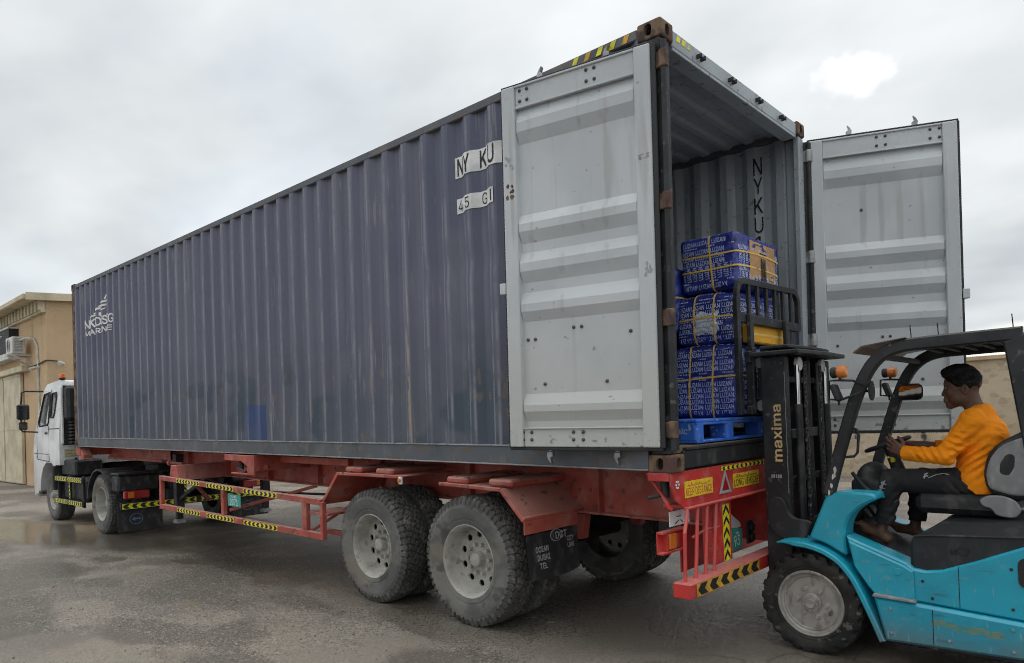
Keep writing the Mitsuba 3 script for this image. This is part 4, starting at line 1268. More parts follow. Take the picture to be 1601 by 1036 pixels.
# landing legs
for y in (.52, 1.92):
    tr.part('landing_leg', cat(bx(-9.05, -8.93, y - .06, y + .06, -.95, -.10, .006), bx(-9.03, -8.95, y - .045, y + .045, -1.10, -.95, .004)), 'black_dusty')
    tr.part('leg_foot', cat(prism([(-9.07, -1.16), (-8.91, -1.16), (-8.96, -1.10), (-9.02, -1.10)], y - .07, y + .07, axis=1, bevel=.004)), 'grey_plastic')
tr.part('leg_brace', cat(beam((-8.95, .52, -.80), (-8.2, .68, -.38), .05, .05), beam((-8.99, .58, -.5), (-8.99, 1.86, -.5), .05, .05)), 'black_dusty')
tr.part('air_tank', cat(cyl((-4.6, 1.0, -.62), (-4.6, 1.9, -.62), .14, 20, ch=.04)), 'dark_under')
tr.part('brake_hose', tube([(-8.6, .4, -.3), (-7.6, .6, -.52), (-6.4, .62, -.55), (-5.0, .62, -.5), (-4.0, .66, -.45)], .016, 6), 'dark_under')

# ---- rear end (world axes)
bo = tr.part('rear_bolster', cat(prism([(.010, 1.285), (.010, 1.20), (.060, 1.105), (.165, 1.043), (2.28, 1.043), (2.38, 1.105), (2.428, 1.20), (2.428, 1.285)], -.014, .0, axis=0, bevel=.002),
                             bx(-.20, -.015, .03, 2.41, 1.262, 1.282, .003), bx(-.17, -.0145, .002, .022, 1.232, 1.2855, .003), bx(-.17, -.0145, 2.416, 2.436, 1.232, 1.2855, .003),
                             prism([(-.17, 1.232), (-.15, 1.232), (-.045, 1.055), (-.015, 1.045), (-.015, 1.06), (-.035, 1.07)], .030, .045, axis=1),
                             bx(-.16, -.015, .16, 2.28, 1.045, 1.062, .003), bx(.0, .035, .155, 2.285, 1.034, 1.050, .004)), 'red_rear', frame=None)
tr.part('twist_lock', cat(cyl((-.09, .08, 1.12), (-.09, .08, 1.235), .03, 12), cyl((-.09, .08, 1.14), (-.15, -.035, 1.125), .011, 8)), 'black_dusty', frame=None)
tr.part('bolt_pattern', cat([cyl((0, .080 + .017 * math.cos(t), 1.205 + .022 * math.sin(t)), (.006, .080 + .017 * math.cos(t), 1.205 + .022 * math.sin(t)), .0075, 8) for t in np.arange(6) * 1.047]), 'decal_white', frame=None, up=bo)


def squiggle(n, w, h, seed):
    """A joined-up Arabic-looking line that the photograph shows too small to read."""
    r = np.random.default_rng(seed)
    out = []
    x = 0
    step = w / n
    for q in range(n):
        t = np.linspace(0, 1, 7)
        y = h * (.25 + .18 * np.sin(t * 6.28 * r.uniform(.5, 1.2) + r.uniform(0, 6)))
        if r.random() < .35:
            y += h * .6 * np.exp(-((t - .5) / .12) ** 2)
        out.append(LineString(np.c_[x + t * step * .92, y]).buffer(h * .09, quad_segs=1))
        if r.random() < .6:
            out.append(Point(x + step * .5, h * r.choice([.0, .85])).buffer(h * .09, quad_segs=2))
        x += step
    return extr(union_all(out), .0008)


for (ya, yb, za, zb, s) in ((.172, .558, 1.108, 1.216, 'KEEP DISTANCE'), (.872, 1.312, 1.103, 1.208, 'LONG VEHICLE')):
    p_ = tr.part('warning_plate', bx(.0005, .004, ya, yb, za, zb, .001), 'sign_yellow', frame=None)
    w = yb - ya
    tr.part('plate_lettering', cat(place(text2d(s, .050, w * .93), (.0042, ya + w * .035, za + .014), (0, 1, 0), (0, 0, 1)), place(squiggle(9, w * .8, .026, len(s)), (.0042, ya + w * .1, za + .072), (0, 1, 0), (0, 0, 1))), 'ink_red' if s[0] == 'K' else 'ink_black', up=p_, frame=None)
tri = Polygon([(.655, 1.086), (.835, 1.086), (.748, 1.246)])
t_ = tr.part('triangle_reflector', place(extr(tri.difference(tri.buffer(-.018)), .006), (.0, 0, 0), (0, 1, 0), (0, 0, 1)), 'ink_faded', frame=None)
tr.part('reflector_face', place(extr(tri.buffer(-.018), .004), (.0, 0, 0), (0, 1, 0), (0, 0, 1)), 'red_lens', up=t_, frame=None)
chevron_strip(tr, (.0005, .700, 1.246), (0, 1, 0), (0, 0, 1), .72, .030, 10, 1, up=bo, frame=None, both=True, thin=.8)
post = tr.part('centre_post', cat(bx(-.020, -.006, .575, .835, .600, 1.040, .003), bx(-.10, -.0205, .575, .590, .600, 1.040, .002)), 'red_rear', frame=None)
chevron_strip(tr, (-.0055, .802, .604), (0, 0, 1), (0, -1, 0), .400, .100, 5, 1, up=post, frame=None, thin=.75)
# under-run bumper
bu = tr.part('rear_bumper', cat(bx(.002, .132, -.022, 2.462, .505, .598, .004)), 'red_rear', frame=None)
chevron_strip(tr, (.1325, .045, .510), (0, 1, 0), (0, 0, 1), .92, .082, 6, -1, 'amber_film', up=bu, frame=None, thin=1.05)
chevron_strip(tr, (.1325, 1.50, .510), (0, 1, 0), (0, 0, 1), .92, .082, 6, 1, 'amber_film', up=bu, frame=None, thin=1.05)
for k_, (yb, yt) in enumerate(((.035, .165), (.170, .300), (.300, .430), (.420, .562))):
    mid = [(.05, .082 - .015, .90)] if k_ == 0 else [(.04, (yb + yt) / 2, .82)]
    tr.part('guard_bar', tube([(.060, yb, .595), mid[0], (.020, yt, 1.04)], .0125, 8), 'red_rear', frame=None)
# tail lamps on both sides
for s in (0, 1):
    a = (lambda y: y + .055) if s == 0 else (lambda y: 2.385 - y)
    tr.part('lamp_bracket', cat(bx(-.14, -.10, a(-.01), a(.30), .878, .893, .002), bx(-.14, -.10, a(-.01), a(.30), .745, .760, .002), bx(-.15, -.14, a(-.01), a(.30), .745, .893, .002), bx(-.14, -.10, a(.05), a(.062), .7605, .8775, .001)), 'red_rear', frame=None)
    tr.part('tail_lamp', bx(-.138, -.095, a(.072), a(.165), .768, .872, .008), 'amber_lens', frame=None)
    tr.part('tail_lamp', bx(-.138, -.095, a(.172), a(.285), .768, .872, .008), 'red_lens', frame=None)
wp = tr.part('white_label', bx(-.112, -.104, .15, .41, .915, 1.015, .002), 'decal_white', frame=None)
tr.part('label_mark', cat(place(extr(union_all([stroke([(0, 0), (.05, .02)], .004), stroke([(.07, .02), (.10, .0)], .004), stroke([(.02, .045), (.08, .045)], .003)]), .0008), (-.1035, .215, .93), (0, 1, 0), (0, 0, 1))), 'ink_black', up=wp, frame=None)
tr.part('rear_panel', cat(bx(-.42, -.405, .80, 2.44, .46, 1.03, .004), bx(-.42, .0, 1.62, 1.635, .60, 1.03, .003)), 'red_rear', frame=None)
np_ = tr.part('number_plate', cat(prism([(1.02, .60), (1.26, .60), (1.26, .75), (1.02, .79)], -.135, -.128, axis=0, bevel=.001)), 'plate_green', frame=None)
tr.part('plate_number', cat(place(text2d('93', .080, .10), (-.1275, 1.115, .63), (0, 1, 0), (0, 0, 1)), place(squiggle(3, .06, .03, 3), (-.1275, 1.15, .72), (0, 1, 0), (0, 0, 1))), 'ink_white', up=np_, frame=None)
tr.part('plate_bracket', prism([(.98, .755), (1.26, .765), (1.24, .80), (1.10, .88), (1.02, .88)], -.14, -.1355, axis=0), 'ac_white', frame=None)
tr.part('rear_lamp_cluster', cat([cyl((-.13, 1.42, z), (-.105, 1.42, z), .035, 16, ch=.005) for z in (.66, .74)] + [bx(-.15, -.131, 1.37, 1.47, .61, .79, .004)]), 'black_soft', frame=None)
tr.part('cable_loop', tube([(-.03, .30, .83), (.0, .45, .87), (.0, .60, .86), (-.02, .68, .855), (-.03, .70, .83)], .009, 6), 'red_rear', frame=None)
# ---------------------------------------------------------------- the tractor unit
tk = Thing('semi_truck', 'white cab-over tractor truck with black mudguards coupled to the front of the trailer', 'truck')
CY0, CY1 = .03, 2.40


def manifold_prism(poly, y0, y1):
    p = np.array(poly, float)
    if not Polygon(p).exterior.is_ccw:
        p = p[::-1]
    return mf.Manifold.extrude(mf.CrossSection([p]), y1 - y0).rotate((90, 0, 0)).translate((0, y1, 0))


def from_manifold(m):
    g = m.to_mesh()
    return trimesh.Trimesh(g.vert_properties[:, :3], g.tri_verts, process=False)


prof = [(-13.24, 1.10), (-13.24, 2.60), (-13.30, 2.70), (-13.45, 2.74), (-14.30, 2.70), (-14.50, 2.60), (-14.98, 1.62), (-15.06, 1.35), (-15.06, .62), (-14.98, .50), (-14.60, .50), (-14.56, .80), (-14.40, 1.02), (-14.15, 1.14), (-13.80, 1.14), (-13.60, 1.05), (-13.50, 1.10)]
cab = manifold_prism(prof, CY0, CY1)
ins = manifold_prism([(-13.32, 1.2), (-13.32, 2.56), (-14.25, 2.62), (-14.44, 2.55), (-14.92, 1.60), (-14.98, 1.3), (-14.98, 1.2)], CY0 + .05, CY1 - .05)
win = manifold_prism([(-14.46, 2.42), (-14.40, 2.50), (-14.02, 2.52), (-13.98, 2.46), (-13.98, 1.93), (-14.03, 1.88), (-14.60, 1.86), (-14.68, 1.95)], -1, 4)
win2 = manifold_prism([(-13.88, 2.50), (-13.58, 2.50), (-13.54, 2.45), (-13.60, 2.10), (-13.68, 2.02), (-13.88, 2.02)], -1, 4)
shield = mf.Manifold.cube((1.2, CY1 - CY0 - .30, .86)).translate((-15.3, CY0 + .15, 1.66))
cab = cab - ins - win - win2 - shield
taper = from_manifold(cab.refine_to_length(.35))
v = taper.vertices
k_ = np.clip((v[:, 2] - 1.7) / 1.0, 0, 1) * .09
v[:, 1] = np.where(v[:, 1] < 1.2, v[:, 1] + k_ * (v[:, 1] < .2), v[:, 1] - k_ * (v[:, 1] > 2.2))
tk.part('cab', taper, 'cab_white', smooth=35)
tk.part('windscreen', prism([(-14.50, 2.53), (-14.93, 1.66), (-14.935, 1.66), (-14.505, 2.53)], CY0 + .14, CY1 - .14, axis=1), 'pane_glass')
for s in (0, 1):
    y = CY0 + .075 if s == 0 else CY1 - .075
    d = tk.part('door', prism([(-14.70, 1.24), (-13.95, 1.24), (-13.95, 1.86), (-14.62, 1.84), (-14.72, 1.70)], y - .082 if s == 0 else y + .068, y - .068 if s == 0 else y + .082, axis=1, bevel=.004), 'cab_white')
    g = tm([(-14.69, y - .01, 1.85), (-13.96, y - .01, 1.85), (-13.96, y + .035, 2.53), (-14.42, y + .035, 2.53)] if s == 0 else [(-14.69, y + .01, 1.85), (-13.96, y + .01, 1.85), (-13.96, y - .035, 2.53), (-14.42, y - .035, 2.53)], [(0, 1, 2, 3)])
    tk.part('window', g, 'pane_glass', up=d)
    g = tm([(-13.90, y + .0, 2.0), (-13.52, y + .0, 2.0), (-13.52, y + .035, 2.52), (-13.90, y + .035, 2.52)] if s == 0 else [(-13.90, y, 2.0), (-13.52, y, 2.0), (-13.52, y - .035, 2.52), (-13.90, y - .035, 2.52)], [(0, 1, 2, 3)])
    tk.part('quarter_window', g, 'pane_glass', up=d)
    tk.part('handle', bx(-14.12, -13.98, y - .098 if s == 0 else y + .083, y - .083 if s == 0 else y + .098, 1.70, 1.74, .004), 'black_soft', up=d)
    tk.part('door_seam', bx(-13.965, -13.945, y - .071 if s == 0 else y + .065, y - .066 if s == 0 else y + .071, 1.24, 1.86, .0), 'ink_black', up=d)
for s in (0, 1):
    y = (lambda z: CY0 - .003 + np.clip((z - 1.7), 0, 1) * .09) if s == 0 else (lambda z: CY1 + .003 - np.clip((z - 1.7), 0, 1) * .09)
    for pts in ([(-14.46, 2.42), (-14.40, 2.50), (-14.02, 2.52), (-13.98, 2.46), (-13.98, 1.93), (-14.03, 1.88), (-14.60, 1.86), (-14.68, 1.95)], [(-13.88, 2.50), (-13.58, 2.50), (-13.54, 2.45), (-13.60, 2.10), (-13.68, 2.02), (-13.88, 2.02)]):
        tk.part('window_seal', tube([(a, y(b), b) for a, b in pts], .020, 6, closed=True), 'black_soft')
    tk.part('panel_seam', [tube([(a, y(b), b) for a, b in pts], .008, 5) for pts in ([(-13.93, 2.58), (-13.93, 1.16)], [(-14.75, 1.95), (-14.78, 1.20), (-13.93, 1.16)], [(-13.93, 1.80), (-13.26, 1.80)], [(-14.98, 1.32), (-13.95, 1.30)])], 'black_soft')
tk.part('sun_visor', prism([(-14.46, 2.60), (-14.70, 2.50), (-14.72, 2.44), (-14.52, 2.54)], .25, 2.18, axis=1, bevel=.008), 'dark_glass')
for y in (.65, 1.75):
    tk.part('seat', cat(bx(-13.95, -13.45, y - .25, y + .25, 1.25, 1.65, .05), bx(-13.52, -13.38, y - .22, y + .22, 1.65, 2.25, .05)), 'black_soft')
# black rear wall of the cab with its air intake
tk.part('rear_wall', cat(bx(-13.235, -13.215, .09, 2.33, 1.48, 2.62, .01), bx(-13.214, -12.95, .10, .62, 1.95, 2.60, .05)), 'black_soft')
tk.part('intake_pipe', cat([bx(-13.20, -12.98, .16, .58, z, z + .045, .012) for z in np.arange(1.50, 1.95, .065)]), 'black_dusty', kind='stuff')
tk.part('sleeper_trim', bx(-13.24, -13.18, .06, .10, 1.50, 2.60, .01), 'cab_white')
wpn = tk.part('warning_plate', bx(-12.93, -12.925, .03, .33, 1.245, 1.40, .003), 'plate_cream')
tk.part('plate_text', cat(*[place(squiggle(8, .28, .04, 10 + q), (-12.9245, .05, z), (0, 1, 0), (0, 0, 1)) for q, z in enumerate((1.26, 1.31, 1.365))]), 'ink_black', up=wpn)
wpn = tk.part('owner_plate', bx(-12.325, -12.32, .10, .30, 1.215, 1.30, .003), 'decal_white')
tk.part('plate_text', cat(*[place(squiggle(6, .16, .025, 20 + q), (-12.3195, .12, z), (0, 1, 0), (0, 0, 1)) for q, z in enumerate((1.225, 1.26))]), 'ink_red', up=wpn)
tk.part('plate_post', cat(beam((-12.94, .22, .95), (-12.94, .22, 1.24), .04, .03), beam((-12.33, .2, 1.20), (-12.33, .2, 1.36), .03, .02)), 'black_soft')
# roof beacon, mirrors
bk = tk.part('beacon', cat(cyl((-13.36, .14, 2.735), (-13.36, .14, 2.775), .055, 18)), 'black_soft')
tk.part('beacon_lens', lathe([(.050, 0), (.052, .05), (.046, .075), (.0, .085)], 20, axis=2).apply_translation((-13.36, .14, 2.775)), 'orange_beacon', smooth=40, up=bk)
for s in (0, 1):
    a = (lambda y: y) if s == 0 else (lambda y: 2.43 - y)
    mk = tk.part('mirror_arm', tube([(-14.52, a(.10), 2.57), (-14.58, a(.0), 2.575), (-14.60, a(-.20), 2.575), (-14.61, a(-.245), 2.55), (-14.62, a(-.262), 2.30), (-14.64, a(-.262), 1.80), (-14.65, a(-.24), 1.77), (-14.66, a(.0), 1.75), (-14.68, a(.06), 1.75)], .016, 8), 'black_soft')
    tk.part('mirror_case', bx(-14.66, -14.575, a(-.335), a(-.125), 2.005, 2.31, .03), 'black_soft', up=mk)
    tk.part('mirror_glass', bx(-14.574, -14.570, a(-.315), a(-.145), 2.03, 2.285, .002), 'dark_glass', up=mk)
    tk.part('mirror_case', bx(-14.66, -14.60, a(-.30), a(-.16), 1.80, 1.96, .03), 'black_soft', up=mk)
    tk.part('headlight', bx(-15.085, -15.05, a(.14), a(.46), .70, .88, .02), 'ac_white')
    tk.part('cab_step', cat(bx(-14.62, -14.40, a(.0), a(.30), .50, .56, .01), bx(-13.62, -13.50, a(-.02), a(.40), .62, 1.08, .02)), 'black_soft')
tk.part('bumper', bx(-15.12, -14.95, .04, 2.39, .42, .66, .04), 'cab_white')
tk.part('grille', cat([bx(-15.085, -15.06, .55, 1.88, z, z + .05, .01) for z in (.98, 1.08, 1.18, 1.28)]), 'black_soft')
# wheels
sc_ = .505 / TR_R
for s in (0, 1):
    y, d = (.02, 1) if s == 0 else (2.41, -1)
    put_wheel(tk, (-13.95, y + .06 * d, .495), mirror=bool(s), spin=12, dish=False, scale=sc_, steer=0)
    put_wheel(tk, (-10.88, y - .02 * d, .495), mirror=bool(s), spin=38, scale=sc_)
    put_wheel(tk, (-10.88, y + .30 * d, .495), mirror=bool(s), spin=8, dish=False, scale=sc_, hub=False)
tk.part('axle', cyl((-10.88, .3, .495), (-10.88, 2.1, .495), .10, 16), 'dark_under')
tk.part('axle', cyl((-13.95, .3, .495), (-13.95, 2.1, .495), .06, 16), 'dark_under')
for y in (.80, 1.62):
    tk.part('chassis_rail', bx(-14.9, -9.95, y - .04, y + .04, .72, .98, .006), 'black_dusty')
tk.part('fifth_wheel', cat(cyl((-11.0, 1.22, 1.10), (-11.0, 1.22, 1.155), .46, 28, ch=.01), bx(-11.3, -10.7, .85, 1.6, .985, 1.10, .01)), 'black_dusty')
tk.part('gearbox', cat(bx(-13.3, -11.7, .95, 1.5, .45, .9, .06)), 'dark_under')
tk.part('engine_block', bx(-14.8, -13.4, .85, 1.6, .60, 1.12, .06), 'dark_under')
# boxes and guards between the axles
tk.part('fuel_tank', cat(bx(-13.38, -12.15, .12, .62, .42, .88, .07)), 'black_soft')
tk.part('battery_box', bx(-13.40, -12.55, .10, .55, .90, 1.20, .03), 'black_soft')
fg = tk.part('side_guard', cat(bx(-13.55, -11.85, .005, .045, .80, .90, .006), bx(-13.55, -11.90, .005, .045, .385, .475, .006)), 'black_soft')
for x in (-13.45, -12.75, -11.97):
    tk.part('guard_post', bx(x - .03, x + .03, .046, .085, .36, .92, .004), 'black_soft', up=fg)
for x0_, x1_ in ((-13.52, -12.78), (-12.70, -11.90)):
    chevron_strip(tk, (x0_, .0045, .815), (1, 0, 0), (0, 0, 1), x1_ - x0_, .075, 7, 1, up=fg)
    chevron_strip(tk, (x0_, .0045, .395), (1, 0, 0), (0, 0, 1), x1_ - x0_, .072, 7, 1, up=fg)
chevron_strip(tk, (-12.70, .0445, .50), (0, 0, 1), (-1, 0, 0), .29, .07, 4, 1, up=fg)
# rear mudguards: arched shells
for s in (0, 1):
    y0_, y1_ = (-.03, .62) if s == 0 else (1.81, 2.46)
    arcp = [(-10.88 + .60 * math.cos(t), .50 + .585 * math.sin(t)) for t in np.linspace(math.radians(172), math.radians(22), 16)]
    inn_ = [(-10.88 + .57 * math.cos(t), .50 + .555 * math.sin(t)) for t in np.linspace(math.radians(22), math.radians(172), 16)]
    mgk = tk.part('mudguard', cat(prism(arcp + inn_, y0_, y1_, axis=1), bx(-10.34, -9.98, y0_ + .02, y1_ + .25, .99, 1.03, .02), bx(-10.30, -10.0, y0_ + .02, y1_, .72, .99, .03)), 'black_soft', smooth=30)
    fl_ = tk.part('mud_flap', bx(-9.985, -9.975, y0_ + .0, y1_ + .02, .09, .50, .003), 'black_soft', up=mgk)
    c0 = (y0_ + .27)
    tk.part('flap_emblem', cat(tube([(-9.972, c0 + .095 * math.cos(t), .285 + .085 * math.sin(t)) for t in np.linspace(0, 6.283, 33)], .006, 5), place(extr(union_all([sbox(-.04, -.012, .065, .012), Polygon([(-.07, 0), (-.02, .04), (-.02, -.04)])]), .002), (-9.9745, c0, .285), (0, 1, 0), (0, 0, 1))), 'emblem_blue', up=mgk)
for s in (0, 1):
    a = (lambda y: y) if s == 0 else (lambda y: 2.43 - y)
    tk.part('tail_lamp', bx(-9.975, -9.90, a(.05), a(.43), .61, .74, .015), 'red_lens')
    tk.part('tail_lamp', bx(-9.972, -9.896, a(.10), a(.20), .625, .725, .01), 'amber_lens')
rb = tk.part('rear_crossbar', cat(bx(-9.97, -9.93, .0, 2.43, .44, .56, .006), bx(-10.5, -9.94, .70, .9, .55, .72, .01), bx(-10.5, -9.94, 1.53, 1.73, .55, .72, .01)), 'black_soft')
chevron_strip(tk, (-9.9295, .02, .455), (0, 1, 0), (0, 0, 1), 1.15, .085, 9, -1, up=rb)
chevron_strip(tk, (-9.9295, 1.26, .455), (0, 1, 0), (0, 0, 1), 1.15, .085, 9, 1, up=rb)
chevron_strip(tk, (-9.9295, 1.02, .58), (0, 0, 1), (0, -1, 0), .32, .11, 4, 1, up=rb)
tk.part('air_lines', cat(tube([(-13.1, 1.0, 1.2), (-12.8, .9, 1.5), (-12.4, .9, 1.35), (-12.1, .95, 1.2)], .018, 6), tube([(-13.1, 1.3, 1.2), (-12.8, 1.4, 1.55), (-12.4, 1.35, 1.3), (-12.1, 1.3, 1.2)], .018, 6)), 'red_lens')
# ---------------------------------------------------------------- the load: pallet and strapped packages
pa = Thing('plastic_pallet', 'blue plastic pallet at the container door under the strapped packages', 'pallet')
PX0, PX1, PY0, PY1, PZ0, PZ1 = -1.18, -.045, .455, 1.95, 1.452, 1.618
pa.part('deck', cat(bx(PX0, PX1, PY0, PY1, PZ1 - .022, PZ1, .006), bx(PX1 - .10, PX1 - .002, PY0 + .003, PY1 - .003, PZ1 - .040, PZ1 - .0225, .004)), 'pallet_blue')
for y in np.linspace(PY0 + .07, PY1 - .07, 4):
    pa.part('deck_rib', bx(PX0 + .01, PX1 - .01, y - .012, y + .012, PZ1 - .05, PZ1 - .0225, .003), 'pallet_blue')
BLK = [(PY0, PY0 + .12), (PY0 + .46, PY0 + .58), (PY1 - .44, PY1 - .32), (PY1 - .12, PY1)]
for x0_, x1_ in ((PX1 - .16, PX1), ((PX0 + PX1) / 2 - .08, (PX0 + PX1) / 2 + .08), (PX0, PX0 + .16)):
    for y0_, y1_ in BLK:
        rb_ = Polygon([(x0_, y0_), (x1_, y0_), (x1_, y1_), (x0_, y1_)]).buffer(-.035).buffer(.035, quad_segs=5)
        m = extr(rb_, PZ1 - .0225 - PZ0 - .022); m.apply_translation((0, 0, PZ0 + .022)); m.merge_vertices()
        pa.part('block', m, 'pallet_blue', smooth=40)
for y0_, y1_ in BLK:
    pa.part('runner', bx(PX0, PX1, y0_, y1_, PZ0, PZ0 + .0215, .005), 'pallet_blue')
pa.part('cross_runner', list([bx(PX1 - .13, PX1 - .002, PY0 + .122, PY0 + .458, PZ0 + .001, PZ0 + .020, .004), bx(PX1 - .13, PX1 - .002, PY0 + .582, PY1 - .442, PZ0 + .001, PZ0 + .020, .004)]), 'pallet_blue')
pa.part('moulded_lettering', place(text2d('AMMC', .034, .13), (PX1 - .205, PY0 - .0005, PZ0 + .065), (1, 0, 0), (0, 0, 1)), 'wrap_print')
pa.part('skirt', bx(PX0 + .165, PX1 - .162, PY0 + .002, PY0 + .014, PZ0 + .03, PZ1 - .023, .003), 'pallet_blue')


def bulged(x0, x1, y0, y1, z0, z1, seed, bulge=.02, sag=0.0, r=.03):
    """A wrapped parcel: box with soft swollen faces and uneven edges."""
    n = 15
    c = np.array([(x0 + x1) / 2, (y0 + y1) / 2, (z0 + z1) / 2]); h = np.array([x1 - x0, y1 - y0, z1 - z0]) / 2
    V, F = [], []
    lin = np.linspace(-1, 1, n)
    A, B = np.meshgrid(lin, lin, indexing='ij')
    for ax in range(3):
        for s in (-1, 1):
            p = np.zeros((n * n, 3)); o = [k for k in range(3) if k != ax]
            p[:, ax] = s; p[:, o[0]], p[:, o[1]] = A.ravel(), B.ravel()
            i, j = np.meshgrid(np.arange(n - 1), np.arange(n - 1), indexing='ij')
            q = np.stack([i * n + j, (i + 1) * n + j, (i + 1) * n + j + 1, i * n + j + 1], -1).reshape(-1, 4)
            if (s > 0) == (ax == 1):
                q = q[:, ::-1]
            F.append(q + len(V) * n * n); V.append(p)
    P = np.vstack(V)
    Q = P * h
    # round the edges
    inner = np.clip(Q, -(h - r), h - r)
    d = Q - inner; dl = np.linalg.norm(d, axis=1, keepdims=True)
    Q = inner + np.where(dl > 1e-9, d / np.maximum(dl, 1e-9) * np.minimum(dl, r), 0)
    for ax in range(3):
        o = [k for k in range(3) if k != ax]
        Q[:, ax] += np.sign(P[:, ax]) * (np.abs(P[:, ax]) > .999) * bulge * (1 - P[:, o[0]] ** 2) * (1 - P[:, o[1]] ** 2)
    Q += (np.stack([meshkit.fbm(P * 1.7 + seed + 5 * k, 3, seed) for k in range(3)], -1) - .5) * .035
    Q[:, 2] -= sag * (1 + P[:, 2]) / 2 * P[:, 0] ** 2
    m = tm(Q + c, np.vstack(F))
    m.merge_vertices(digits_vertex=5)
    return m


def package(label, x0, x1, y0, y1, z0, z1, seed, print_scale=1.0, straps=(2, 1), layout='mixed', bulge=.02, sag=0.0, faces='-y+x+z'):
    th = Thing('package', label, 'package', 'wrapped packages on the blue pallet')
    body = bulged(x0, x1, y0, y1, z0, z1, seed, bulge, sag)
    if body.volume < 0:
        body.faces = body.faces[:, ::-1]
    th.part('wrapping', body, 'wrap_blue', smooth=50)
    r = np.random.default_rng(seed)
    from scipy.spatial import cKDTree
    tree = cKDTree(body.vertices)

    def drape(m, axis, sign, off):
        """Lay flat lettering on the bulging face."""
        v = m.vertices.copy()
        o = [k for k in range(3) if k != axis]
        face = body.vertices[(body.vertices[:, axis] - (body.bounds[0][axis] + body.bounds[1][axis]) / 2) * sign > 0.30 * (body.bounds[1][axis] - body.bounds[0][axis])]
        t = cKDTree(face[:, o]); d, i = t.query(v[:, o], k=4)
        w = 1 / (d + 1e-4) ** 2
        v[:, axis] = (face[i, axis] * w).sum(1) / w.sum(1) + sign * off
        m.vertices = v
        return m
    txt = []
    H = .040 * print_scale
    def fill(axis, sign, ua, ub, va, vb):
        ex, ey = {1: ((1, 0, 0), (0, 0, 1)), 0: ((0, 1, 0), (0, 0, 1)), 2: ((1, 0, 0), (0, 1, 0))}[axis]
        base = {1: lambda u, v: (u, y0, v), 0: lambda u, v: (x1, u, v), 2: lambda u, v: (u, v, z1)}[axis]
        v = va + .02
        row = 0
        while v < vb - H:
            u = ua + .006 + r.uniform(0, .03)
            kind = layout if layout != 'mixed' else r.choice(['flat', 'flat', 'tall', 'small'])
            step = H * 1.30
            while u < ub - .03:
                k = kind if kind != 'mix' else r.choice(['flat', 'tall'])
                if k == 'tall':
                    t = text2d('LUZAN', H, H * 3.1, True); m = place(t, base(u + H, v), ey, tuple(-np.array(ex)))
                    if v + H * 3.1 < vb and u + H * 1.1 < ub: txt.append(drape(m, axis, sign, .004))
                    u += H * 1.55; step = H * 3.35
                elif k == 'small':
                    hh = H * .28
                    g = union_all([sbox(q * hh * 1.5, 0, q * hh * 1.5 + hh * r.uniform(.6, 1.2), hh) for q in range(int(r.integers(5, 10)))]).intersection(sbox(0, 0, max(ub - u - .02, .02), 1))
                    m = place(extr(g, .0004), base(u, v + H * .1), ex, ey); txt.append(drape(m, axis, sign, .004))
                    u += r.uniform(.14, .24); step = H * .75
                else:
                    wq = H * 3.3
                    if u + wq < ub + .01: txt.append(drape(place(text2d('LUZAN', H, wq, True), base(u, v), ex, ey), axis, sign, .004))
                    u += wq + H * r.uniform(.3, .6)
            v += step; row += 1
    fill(1, -1, x0, x1, z0, z1)
    if '+x' in faces: fill(0, 1, y0, y1, z0, z1)
    if '+z' in faces: fill(2, 1, x0, x1, y0, y1)
    th.part('printed_lettering', cat(txt), 'wrap_print', kind='stuff')
    # straps: vertical loops and one or two horizontal loops, snug on the parcel
    def loop(fixed_axis, val, wob):
        o = [k for k in range(3) if k != fixed_axis]
        c = (body.bounds[0] + body.bounds[1]) / 2
        from shapely.geometry import MultiPoint
        sl = body.vertices[np.abs(body.vertices[:, fixed_axis] - val) < .045][:, o]
        ring_ = MultiPoint(sl).convex_hull.buffer(.004).exterior
        pts = []
        for t in np.linspace(0, 1, 81)[:-1]:
            u_, v_ = ring_.interpolate(t, normalized=True).coords[0]
            p = np.zeros(3); p[fixed_axis] = val + wob * math.sin(t * 12.5 + seed); p[o[0]], p[o[1]] = u_, v_; pts.append(p)
        pts = np.array(pts)
        # a flat band: widen along the fixed axis
        n = len(pts)
        e = np.zeros(3); e[fixed_axis] = .0065
        out = np.zeros_like(pts); out[:, o] = pts[:, o] - c[o]; out /= np.linalg.norm(out, axis=1, keepdims=True)
        ring = np.stack([pts - e, pts + e, pts + e + out * .003, pts - e + out * .003], 1).reshape(-1, 3)
        f = []
        for i_ in range(n):
            j_ = (i_ + 1) % n
            for a, b in ((0, 1), (1, 2), (2, 3), (3, 0)):
                f.append((i_ * 4 + a, j_ * 4 + a, j_ * 4 + b, i_ * 4 + b))
        return tm(ring, f)
    for q in range(straps[0]):
        th.part('strap', loop(0, x0 + (x1 - x0) * (q + 1) / (straps[0] + 1) + r.uniform(-.03, .03), .012), 'strap_yellow')
    for q in range(straps[1]):
        th.part('strap', loop(2, z0 + (z1 - z0) * (q + 1) / (straps[1] + 1) + r.uniform(-.02, .03), .008), 'strap_yellow')
    return th, drape


